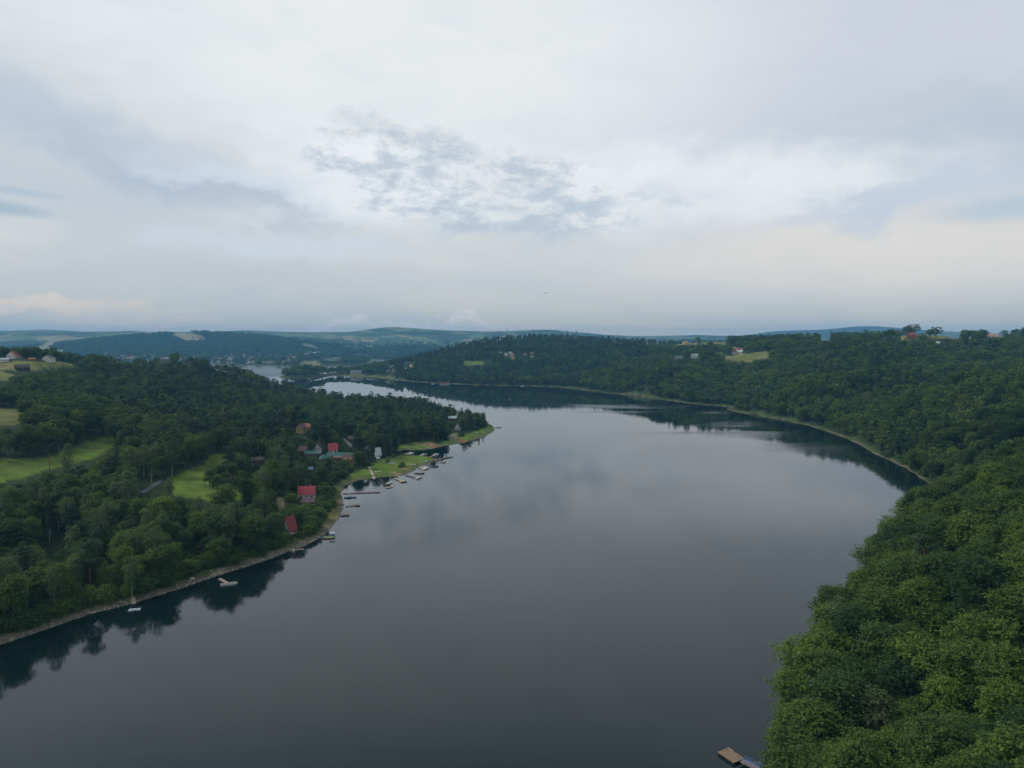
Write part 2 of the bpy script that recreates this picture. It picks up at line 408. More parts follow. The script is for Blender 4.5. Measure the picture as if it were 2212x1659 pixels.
# distant patchwork of fields and woods
cid, ced = cells(TX + 60 * vnoise(TX, TY, 300, 4), TY * 0.55, 210, 40)
wood_n = vnoise(TX, TY * 0.7, 900, 50, 4)
low = np.clip((TZ - 30) / 120, 0, 1)
left_wood = np.clip((6400 - TY) / 900, 0, 1) * (PU < 640)
right_blue = (PU > 1605) & (TY > 9000)
field_far = (Rr > 3900) & (TS > 60) & (wood_n + low * 0.16 - left_wood * 0.35 - right_blue * 0.3 > 0.545) & ~((TY < 5600) & (PU > 560) & (PU < 1300) & (cid < 0.55))
fc = np.array([(0.08, 0.13, 0.05), (0.13, 0.18, 0.07), (0.24, 0.22, 0.13), (0.04, 0.07, 0.035), (0.16, 0.20, 0.09), (0.06, 0.10, 0.045)])
ci = np.clip((cid * 6).astype(int), 0, 5)
colors[field_far, :3] = fc[ci[field_far]]
setc(field_far & (ced < 0.09), (0.03, 0.055, 0.022))
open_land = field_far.copy()
for poly, a, b, k in MEADOWS:
    m = in_poly(PU, PV, poly) & (TY > a) & (TY < b) & (TS > 0)
    open_land |= m
    nn = vnoise(TX, TY, 16 + 0.01 * b, 60, 3)[m][:, None]
    c0, c1 = np.array(GC[k]), np.array(GC['y' if k == 'g' else 't'])
    t = np.clip((nn - 0.36) * 3.0, 0, 1)
    colors[m, :3] = c0 * (1 - t * 0.6) + c1 * t * 0.6
    colors[m, :3] *= 0.55 + 0.9 * vnoise(TX, TY, 6, 61, 3)[m][:, None]
# strip of grass, gravel and mud along the water
nl = vnoise(TX, TY, 7, 71, 3)
left_near = (TX < -10) & (TY < 420)
pen = (TX < 0) & (TY >= 420) & (TY < 900)
strip_w = np.where(left_near, 8.0, np.where(pen, 7.0, np.where((TX > 0) & (TY < 620), 3.0, np.where((TX > 0) & (TY < 900), 4.0, 8.0))))
isth = (TY > 1700) & (PU < 880) & (TY < 2900)
strip_w = np.where(isth, 34.0, strip_w)
strip_w = np.where(Rr > 3000, 45.0, strip_w)
m = (TS > 0) & (TS < strip_w * (0.25 + 1.5 * vnoise(TX, TY, 26, 73, 3)))
colors[m, :3] = (np.array([0.07, 0.11, 0.028]) * (1 - nl[:, None]) + np.array([0.12, 0.135, 0.045]) * nl[:, None])[m] * (0.7 + 0.6 * vnoise(TX, TY, 3, 77, 2)[m][:, None])
strip = m.copy()
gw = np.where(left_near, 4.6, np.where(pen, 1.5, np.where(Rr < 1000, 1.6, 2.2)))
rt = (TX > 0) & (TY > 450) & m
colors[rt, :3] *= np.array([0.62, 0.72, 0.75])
m = (TS > -1.5) & (TS < gw * (0.35 + 1.2 * nl))
gt = vnoise(TX, TY, 2.2, 81, 2)[:, None]
colors[m, :3] = (np.array([0.135, 0.118, 0.082]) * (0.55 + 0.9 * gt))[m]
m = (TS < -1.5)
setc(m, (0.03, 0.032, 0.02))
def line_cover(path, width, col, d0=0, d1=1e9):
    pts = [hit(u, v)[:2] for u, v in path]
    for (x0, y0), (x1, y1) in zip(pts, pts[1:]):
        ex, ey = x1 - x0, y1 - y0; L2 = ex * ex + ey * ey + 1e-9
        t = np.clip(((TX - x0) * ex + (TY - y0) * ey) / L2, 0, 1)
        dd = np.hypot(TX - x0 - t * ex, TY - y0 - t * ey)
        mm = (dd < width) & (TS > 0.3) & (TY > d0) & (TY < d1)
        colors[mm, :3] = np.array(col) * (0.8 + 0.4 * gt[mm])
line_cover([(989, 949), (1005, 956)], 6.0, (0.21, 0.115, 0.055))
line_cover([(925, 960), (945, 965)], 7.0, (0.20, 0.12, 0.065))
line_cover([(980, 950), (978, 936)], 4.0, (0.22, 0.19, 0.13))
line_cover([(735, 1086), (729, 1088)], 2.5, (0.24, 0.12, 0.05))
line_cover([(730, 1098), (724, 1125)], 4.0, (0.16, 0.15, 0.05))
line_cover([(608, 1075), (602, 1100)], 2.2, (0.20, 0.16, 0.09))
line_cover([(850, 1020), (866, 1028)], 2.6, (0.22, 0.16, 0.08))
line_cover([(835, 1012), (872, 1010), (880, 1016)], 2.2, (0.17, 0.15, 0.06))
line_cover([(470, 1239), (590, 1199)], 2.2, (0.18, 0.165, 0.12))

def new_mesh(name, verts, faces_loops, nper, mats=(), smooth=False):
    me = bpy.data.meshes.new(name)
    verts = np.asarray(verts, np.float32)
    fl = np.asarray(faces_loops, np.int32).ravel()
    nf = len(fl) // nper
    me.vertices.add(len(verts)); me.vertices.foreach_set('co', verts.ravel())
    me.loops.add(len(fl)); me.loops.foreach_set('vertex_index', fl)
    me.polygons.add(nf)
    me.polygons.foreach_set('loop_start', np.arange(0, nf * nper, nper, dtype=np.int32))
    try: me.polygons.foreach_set('loop_total', np.full(nf, nper, dtype=np.int32))
    except Exception: pass
    for mt in mats: me.materials.append(mt)
    me.update(calc_edges=True)
    me.polygons.foreach_set('use_smooth', np.full(nf, smooth))
    return me

def mat(name, color, rough=0.9, var=0.0, scale=1.0, bump=0.0, spec=0.3, metal=0.0, stretch=(1, 1, 1), second=None):
    m = bpy.data.materials.new(name); m.use_nodes = True
    T = NT(m.node_tree); b = m.node_tree.nodes['Principled BSDF']
    co = T.new('ShaderNodeTexCoord').outputs['Object']
    nz = T.noise(T.mapping(co, scale=stretch), scale, 5, 0.6)
    if second is None: second = tuple(min(1, x * (1 + var)) for x in color); first = tuple(x * (1 - var) for x in color)
    else: first = color
    T.put(b.inputs['Base Color'], T.ramp(nz, [(0.35, first), (0.65, second)]))
    b.inputs['Roughness'].default_value = rough
    b.inputs['Specular IOR Level'].default_value = spec
    b.inputs['Metallic'].default_value = metal
    if bump:
        bp = T.new('ShaderNodeBump'); bp.inputs['Strength'].default_value = bump; T.put(bp.inputs['Height'], nz)
        T.put(b.inputs['Normal'], bp.outputs[0])
    return m

# ground material: land cover colour with fine procedural variation
gm = bpy.data.materials.new('ground'); gm.use_nodes = True
T = NT(gm.node_tree); b = gm.node_tree.nodes['Principled BSDF']
at = T.new('ShaderNodeAttribute', attribute_name='cover').outputs['Color']
co = T.new('ShaderNodeTexCoord').outputs['Object']
n1 = T.noise(co, 0.9, 6, 0.65); n2 = T.noise(co, 0.07, 5, 0.6)
cc = T.mix(1.0, at, T.ramp(n1, [(0.3, 0.55), (0.7, 1.35)]), 'MULTIPLY')
cc = T.mix(0.6, cc, T.ramp(n2, [(0.3, 0.7), (0.7, 1.25)]), 'MULTIPLY')
T.put(b.inputs['Base Color'], cc); b.inputs['Roughness'].default_value = 1.0; b.inputs['Specular IOR Level'].default_value = 0.1
bp = T.new('ShaderNodeBump'); bp.inputs['Strength'].default_value = 0.8; bp.inputs['Distance'].default_value = 0.5; T.put(bp.inputs['Height'], n1)
T.put(b.inputs['Normal'], bp.outputs[0])
idx = np.arange(NR * NA).reshape(NR, NA)
q = np.stack([idx[:-1, :-1], idx[:-1, 1:], idx[1:, 1:], idx[1:, :-1]], -1).reshape(-1, 4)[:, ::-1]
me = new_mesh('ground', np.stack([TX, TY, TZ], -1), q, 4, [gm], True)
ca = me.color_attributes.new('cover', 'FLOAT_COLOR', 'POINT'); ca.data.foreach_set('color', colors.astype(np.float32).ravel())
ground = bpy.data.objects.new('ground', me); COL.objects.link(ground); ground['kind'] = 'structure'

# ------------------------------------------------------------------ water
wm = bpy.data.materials.new('lake_water'); wm.use_nodes = True
T = NT(wm.node_tree); b = wm.node_tree.nodes['Principled BSDF']
co = T.new('ShaderNodeTexCoord').outputs['Object']
b.inputs['IOR'].default_value = 1.333
b.inputs['Specular Tint'].default_value = (0.87, 0.97, 1.0, 1)
T.put(b.inputs['Base Color'], (0.004, 0.012, 0.012))
r1 = T.noise(T.mapping(co, rot=(0, 0, 0.5), scale=(0.004, 0.012, 1)), 1.0, 4, 0.5, 1.2)
r2 = T.noise(T.mapping(co, rot=(0, 0, 0.15), scale=(0.0055, 0.012, 1)), 1.0, 3, 0.5, 0.5)
patch = T.ramp(r2, [(0.50, 0.0), (0.68, 1.0)])
sp_ = T.new('ShaderNodeSeparateXYZ'); T.put(sp_.inputs[0], co)
farm = T.new('ShaderNodeMapRange', interpolation_type='SMOOTHSTEP'); T.put(farm.inputs[0], sp_.outputs[1]); farm.inputs[1].default_value = 560; farm.inputs[2].default_value = 800
patch = T.math('MULTIPLY', patch, farm.outputs[0])
farx = T.new('ShaderNodeMapRange', interpolation_type='SMOOTHSTEP'); T.put(farx.inputs[0], sp_.outputs[0]); farx.inputs[1].default_value = 60; farx.inputs[2].default_value = 200
farf = T.new('ShaderNodeMapRange', interpolation_type='SMOOTHSTEP'); T.put(farf.inputs[0], sp_.outputs[1]); farf.inputs[1].default_value = 1500; farf.inputs[2].default_value = 1150
patch = T.math('MULTIPLY', patch, T.math('MULTIPLY', farx.outputs[0], farf.outputs[0]))
fd = T.new('ShaderNodeMapRange'); T.put(fd.inputs[0], sp_.outputs[1]); fd.inputs[1].default_value = 350; fd.inputs[2].default_value = 1500; fd.inputs[3].default_value = 1.0; fd.inputs[4].default_value = 0.04
fade = fd.outputs[0]
rgh = T.math('ADD', T.math('MULTIPLY', T.ramp(r1, [(0.4, 0.0), (0.7, 1.0)]), T.math('MULTIPLY', fade, 0.05)), T.math('MULTIPLY', patch, 0.22))
fb = T.new('ShaderNodeMapRange'); T.put(fb.inputs[0], sp_.outputs[1]); fb.inputs[1].default_value = 2050; fb.inputs[2].default_value = 2500; fb.inputs[4].default_value = 0.13
rgh = T.math('ADD', rgh, fb.outputs[0])
T.put(b.inputs['Roughness'], T.math('ADD', rgh, 0.02))
rip = T.noise(T.mapping(co, scale=(1.1, 1.9, 1)), 1.0, 3, 0.55)
rip2 = T.noise(T.mapping(co, rot=(0, 0, 0.3), scale=(0.05, 0.10, 1)), 1.0, 2, 0.5)
bp = T.new('ShaderNodeBump'); T.put(bp.inputs['Strength'], T.math('MULTIPLY', fade, 0.12)); bp.inputs['Distance'].default_value = 0.05
T.put(bp.inputs['Height'], rip)
bp2 = T.new('ShaderNodeBump'); T.put(bp2.inputs['Strength'], T.math('MULTIPLY', fade, 0.25)); bp2.inputs['Distance'].default_value = 0.12
T.put(bp2.inputs['Height'], rip2); T.put(bp2.inputs['Normal'], bp.outputs[0])
T.put(b.inputs['Normal'], bp2.outputs[0])
me = new_mesh('lake', [(-4200, -400, 0), (3600, -400, 0), (3600, 6200, 0), (-4200, 6200, 0)], [0, 1, 2, 3], 4, [wm])
water = bpy.data.objects.new('lake_water', me); COL.objects.link(water); water['kind'] = 'structure'

# ------------------------------------------------------------------ tree prototypes
def leaf_mat(name, dark, light, transl=0.25):
    m = bpy.data.materials.new(name); m.use_nodes = True
    T = NT(m.node_tree); b = m.node_tree.nodes['Principled BSDF']
    ti = T.new('ShaderNodeAttribute', attribute_name='tint', attribute_type='INSTANCER').outputs['Fac']
    geo = T.new('ShaderNodeNewGeometry').outputs['Random Per Island']
    c = T.mix(ti, dark, light)
    c = T.mix(1.0, c, T.ramp(geo, [(0.0, 0.68), (0.8, 1.12), (1.0, 1.45)]), 'MULTIPLY')
    T.put(b.inputs['Base Color'], c)
    b.inputs['Roughness'].default_value = 0.75; b.inputs['Specular IOR Level'].default_value = 0.12
    tr = T.new('ShaderNodeBsdfTranslucent'); T.put(tr.inputs[0], T.mix(0.5, c, (0.10, 0.16, 0.02)))
    mx = T.new('ShaderNodeMixShader'); mx.inputs[0].default_value = transl
    m.node_tree.links.new(b.outputs[0], mx.inputs[1]); m.node_tree.links.new(tr.outputs[0], mx.inputs[2])
    m.node_tree.links.new(mx.outputs[0], m.node_tree.nodes['Material Output'].inputs[0])
    return m
M_LEAF = leaf_mat('broadleaf_foliage', (0.031, 0.070, 0.023), (0.120, 0.185, 0.030))
M_BIRCH = leaf_mat('birch_foliage', (0.060, 0.100, 0.045), (0.130, 0.165, 0.065))
M_PINE = leaf_mat('conifer_foliage', (0.018, 0.042, 0.024), (0.052, 0.084, 0.036), 0.08)
M_BARK = mat('bark', (0.06, 0.05, 0.04), 0.95, 0.35, 3.0, 0.4, 0.1)
M_PALE = mat('pale_bark', (0.30, 0.285, 0.25), 0.9, 0.3, 2.0, 0.3, 0.1)
M_PBARK = mat('pine_bark', (0.17, 0.10, 0.065), 0.95, 0.3, 2.0, 0.3, 0.1)

def unit(v): return v / (np.linalg.norm(v, axis=1, keepdims=True) + 1e-9)
def quads(C, N, S, r, droop=0.0, elong=1.0):
    n = len(C)
    a = unit(np.cross(N, r.normal(size=(n, 3)))); b_ = np.cross(N, a)
    S = S[:, None]
    a = a * S * elong; b_ = b_ * S * 0.62
    mid = N * S * 0.22
    V = np.stack([C - a, C + b_ - mid, C + a, C - b_ - mid], 1)
    V[:, 2, 2] -= droop * S[:, 0]
    return V.reshape(-1, 3)
def tube(pts, rads, seg=6):
    V, Fq = [], []
    pts = [np.array(p, float) for p in pts]
    for i, (p, rd) in enumerate(zip(pts, rads)):
        d = pts[min(i + 1, len(pts) - 1)] - pts[max(i - 1, 0)]; d /= np.linalg.norm(d) + 1e-9
        x = np.cross(d, (0.3, 1, 0.1)); x /= np.linalg.norm(x); y = np.cross(d, x)
        for k in range(seg):
            t = 2 * math.pi * k / seg
            V.append(p + rd * (math.cos(t) * x + math.sin(t) * y))
    for i in range(len(pts) - 1):
        for k in range(seg):
            Fq.append((i * seg + k, i * seg + (k + 1) % seg, (i + 1) * seg + (k + 1) % seg, (i + 1) * seg + k))
    return V, Fq
def tubes(lst, seg=6):
    V, Fq = [], []
    for pts, rads in lst:
        v, f = tube(pts, rads, seg); o = len(V); V += v; Fq += [tuple(a + o for a in q_) for q_ in f]
    return np.array(V), np.array(Fq)

def crown_lobes(kind, r):
    L = []
    ax, ay, tx = r.uniform(0.8, 1.15), r.uniform(0.8, 1.15), r.uniform(-0.1, 0.1)
    if kind == 'broad':
        R, zc, rz = r.uniform(4.2, 5.2), 10.0, r.uniform(5.0, 6.0)
        for k in range(34):
            th = r.uniform(0, 6.283); h = r.uniform(-0.75, 1.0); w = math.sqrt(max(0, 1 - h * h)) if h > 0 else 1 - 0.25 * abs(h)
            rad = r.uniform(0.8, 2.0)
            q_ = r.uniform(0.62, 1.12)
            L.append((R * ax * w * q_ * math.cos(th) * 0.86 + tx * h * 6, R * ay * w * q_ * math.sin(th) * 0.86, zc + h * rz * 0.84 * r.uniform(0.85, 1.0), rad, rad * 0.8))
        L.append((0, 0, zc - 0.5, R * 0.62, rz * 0.62))
    elif kind == 'birch':
        for k in range(22):
            h = r.uniform(0, 1); th = r.uniform(0, 6.283)
            w = 2.6 * math.sin(math.pi * (0.12 + 0.80 * (1 - h))) ** 0.8
            rad = r.uniform(0.8, 1.5)
            L.append((w * math.cos(th) * r.uniform(0.4, 0.95), w * math.sin(th) * r.uniform(0.4, 0.95), 6.2 + 11.6 * h, rad, rad * 1.25))
    elif kind == 'bush':
        for k in range(13):
            th = r.uniform(0, 6.283); q_ = r.uniform(0.1, 1.0); rad = r.uniform(1.2, 2.0)
            L.append((3.0 * q_ * math.cos(th), 3.0 * q_ * math.sin(th), r.uniform(0.6, 4.6 - 2.0 * q_), rad, rad * 0.95))
    elif kind == 'pine':
        for k in range(17):
            h = r.uniform(0, 1); th = r.uniform(0, 6.283)
            w = 3.3 * (1 - 0.62 * h ** 1.5)
            rad = r.uniform(1.0, 1.8)
            L.append((w * math.cos(th) * r.uniform(0.3, 0.95), w * math.sin(th) * r.uniform(0.3, 0.95), 9.5 + 8.3 * h, rad, rad * 0.62))
    return L
def leaves(kind, r, dens, size):
    if kind == 'spruce':
        C, N, S = [], [], []
        tiers = 15
        for k in range(tiers):
            t = k / (tiers - 1); z0 = 2.0 + 16.0 * t; R = 3.1 * (1 - t) ** 0.85 + 0.25
            nb = max(5, int(13 * (1 - t) + 5))
            for j in range(nb):
                th = r.uniform(0, 6.283); Rb = R * r.uniform(0.75, 1.12)
                m_ = max(2, int(Rb * 3.4 * dens))
                for i in range(m_):
                    s = (i + r.uniform(0.2, 1)) / m_
                    C.append((Rb * s * math.cos(th) + r.normal() * 0.13, Rb * s * math.sin(th) + r.normal() * 0.13, z0 - 0.75 * s * Rb * 0.45 + r.normal() * 0.10))
                    N.append((math.cos(th) * 0.5 + r.normal() * 0.4, math.sin(th) * 0.5 + r.normal() * 0.4, 0.9)); S.append(size * r.uniform(0.7, 1.3))
        return np.array(C), unit(np.array(N)), np.array(S)
    L = crown_lobes(kind, r); C, N, S = [], [], []
    spray = kind in ('broad', 'bush', 'birch') and size < 0.3
    for (x, y, z, ra_, rz_) in L:
        n_ = int(dens * ra_ * (ra_ + rz_) * 4 / (size * size) * 0.42)
        d = unit(r.normal(size=(n_, 3)))
        d[:, 2] = np.abs(d[:, 2]) * np.where(r.random(n_) < 0.72, 1, -1)
        q_ = r.uniform(0.66, 1.16, size=(n_, 1)) + (r.random((n_, 1)) < 0.06) * 0.22
        p = np.array([x, y, z]) + d * q_ * np.array([ra_, ra_, rz_])
        keep = np.ones(n_, bool)
        for (x2, y2, z2, r2, h2) in L:
            if (x2, y2, z2) == (x, y, z): continue
            keep &= (((p[:, 0] - x2) / r2) ** 2 + ((p[:, 1] - y2) / r2) ** 2 + ((p[:, 2] - z2) / h2) ** 2) > 0.42
        up = np.array([0, 0, 0.55])
        if spray:                              # leaves gathered on short twigs, leaving gaps between them
            b0 = p[keep]; dd = d[keep]; nb = max(1, len(b0) // 7); ii = r.permutation(len(b0))[:nb]
            tw = unit(dd[ii] + r.normal(size=(nb, 3)) * 0.45 + np.array([0, 0, -0.35 if kind == 'birch' else 0.1]))
            nl_ = 8; tt_ = np.linspace(-0.5, 1.0, nl_)[None, :, None] * (0.62 + 0.5 * r.random((nb, 1, 1)))
            q2 = b0[ii][:, None, :] + tw[:, None, :] * tt_ + r.normal(size=(nb, nl_, 3)) * np.array([0.16, 0.16, 0.10])
            q2[:, :, 2] -= 0.18 * tt_[:, :, 0] ** 2
            nn_ = unit(np.repeat(dd[ii] * 0.5 + np.array([0, 0, 0.9]), nl_, 0) + r.normal(size=(nb * nl_, 3)) * 0.45)
            C.append(q2.reshape(-1, 3)); N.append(nn_); S.append(size * r.uniform(0.65, 1.35, nb * nl_)); continue
        C.append(p[keep]); N.append(unit(d[keep] + up + r.normal(size=(keep.sum(), 3)) * 0.7)); S.append(size * r.uniform(0.65, 1.4, keep.sum()))
    return np.concatenate(C), np.concatenate(N), np.concatenate(S)
def trunk_geo(kind, r, top=None):
    if kind == 'broad':
        l = [([(0, 0, -1.5), (0.1, 0, 3), (0.2, 0.1, 7), (0.1, 0, 12)], [0.36, 0.28, 0.2, 0.05])]
        for k in range(6):
            th = k * 1.05 + r.uniform(0, 1); z0 = r.uniform(3.2, 7)
            l.append(([(0.1, 0, z0), (1.6 * math.cos(th), 1.6 * math.sin(th), z0 + 1.7), (3.4 * math.cos(th), 3.4 * math.sin(th), z0 + 3.4)], [0.15, 0.10, 0.03]))
    elif kind == 'birch':
        l = [([(0, 0, -1.5), (0.15, 0, 5), (0.3, 0.2, 11), (0.2, 0.1, 17)], [0.22, 0.18, 0.12, 0.03])]
        for k in range(6):
            th = k * 1.1 + r.uniform(0, 1); z0 = r.uniform(6, 12)
            l.append(([(0.2, 0, z0), (1.1 * math.cos(th), 1.1 * math.sin(th), z0 + 1.8), (1.9 * math.cos(th), 1.9 * math.sin(th), z0 + 2.8)], [0.08, 0.05, 0.02]))
    elif kind == 'pine':
        l = [([(0, 0, -1.5), (0.1, 0.1, 6), (0.0, 0.3, 12), (0.1, 0.2, 17)], [0.26, 0.21, 0.15, 0.04])]
        for k in range(6):
            th = k * 1.1 + r.uniform(0, 1); z0 = r.uniform(9, 14)
            l.append(([(0.05, 0.2, z0), (2.4 * math.cos(th), 2.4 * math.sin(th), z0 + 0.9)], [0.09, 0.03]))
    elif kind == 'bush':
        l = [([(0, 0, -1), (0.1, 0, 1.5), (0.2, 0.1, 3.5)], [0.12, 0.09, 0.03])]
    elif kind == 'spruce':
        l = [([(0, 0, -1.5), (0, 0, 9), (0, 0, 18)], [0.28, 0.16, 0.03])]
    else:   # bare
        l = [([(0, 0, -1.0), (0.1, 0.0, 5), (0.3, 0.1, 9), (0.1, 0.2, 13.5)], [0.24, 0.19, 0.13, 0.04])]
        for k in range(13):
            th = k * 2.4 + r.uniform(0, 0.6); z0 = r.uniform(5.5, 12.0); Lb = r.uniform(1.4, 3.2)
            a = np.array([0.15, 0.05, z0]); b_ = a + np.array([Lb * 0.5 * math.cos(th), Lb * 0.5 * math.sin(th), Lb * 0.55]); c_ = a + np.array([Lb * 0.8 * math.cos(th + 0.2), Lb * 0.8 * math.sin(th + 0.2), Lb * 1.25])
            l.append(([a, b_, c_], [0.08, 0.05, 0.015]))
            l.append(([b_, b_ + np.array([0.5 * math.cos(th + 1.2), 0.5 * math.sin(th + 1.2), 0.9])], [0.035, 0.012]))
    return tubes(l)
SPEC = [  # kind, leaf material, bark material, dens/size near, dens/size far, variants
    ('broad', M_LEAF, M_BARK, (1.7, 0.20), (0.9, 0.60), 5),
    ('birch', M_BIRCH, M_PALE, (1.3, 0.20), (0.9, 0.48), 2),
    ('pine', M_PINE, M_PBARK, (1.7, 0.22), (1.2, 0.5), 3),
    ('spruce', M_PINE, M_BARK, (1.5, 0.32), (0.6, 0.7), 2),
    ('bush', M_LEAF, M_BARK, (1.6, 0.24), (1.0, 0.55), 2)]
PROTO = []   # dict(kind, crown, trunk, near_joined, far_joined)
for kind, lm, bm_, hi, lo, nv in SPEC:
    for v in range(nv):
        seed = abs(hash2(np.array([len(PROTO)]), np.array([v]), 77)[0])
        r1_ = np.random.default_rng(int(seed * 1e6) + 5); r2_ = np.random.default_rng(int(seed * 1e6) + 5)
        C, N, S = leaves(kind, r1_, hi[0], hi[1]); V = quads(C, N, S, r1_, 0.5 if kind == 'birch' else 0.15, 1.15)
        crown = new_mesh('crown', V, np.arange(len(V)), 4, [lm])
        tv, tf = trunk_geo(kind, r1_)
        trunk = new_mesh('trunk', tv, tf, 4, [bm_], True)
        def joined(V, tv, tf):
            VV = np.concatenate([V, tv]); FF = np.concatenate([np.arange(len(V)).reshape(-1, 4), tf + len(V)])
            m_ = new_mesh('tree_mesh', VV, FF, 4, [lm, bm_])
            mi = np.zeros(len(FF), np.int32); mi[len(V) // 4:] = 1
            m_.polygons.foreach_set('material_index', mi)
            return m_
        near = joined(V, tv, tf)
        C, N, S = leaves(kind, r2_, lo[0], lo[1]); V2 = quads(C, N, S, r2_, 0.2, 1.1)
        far = joined(V2, tv, tf)
        PROTO.append(dict(kind=kind, crown=crown, trunk=trunk, near=near, far=far))
KIDX = {k: [i for i, p in enumerate(PROTO) if p['kind'] == k] for k in ('broad', 'birch', 'pine', 'spruce', 'bush')}
print('proto faces', [(p['kind'], len(p['crown'].polygons), len(p['far'].polygons)) for p in PROTO])

# ------------------------------------------------------------------ where trees stand
KEEP = []      # (u0, v0, u1, v1, farthest distance, ) windows onto houses and paths that no nearer tree may cover
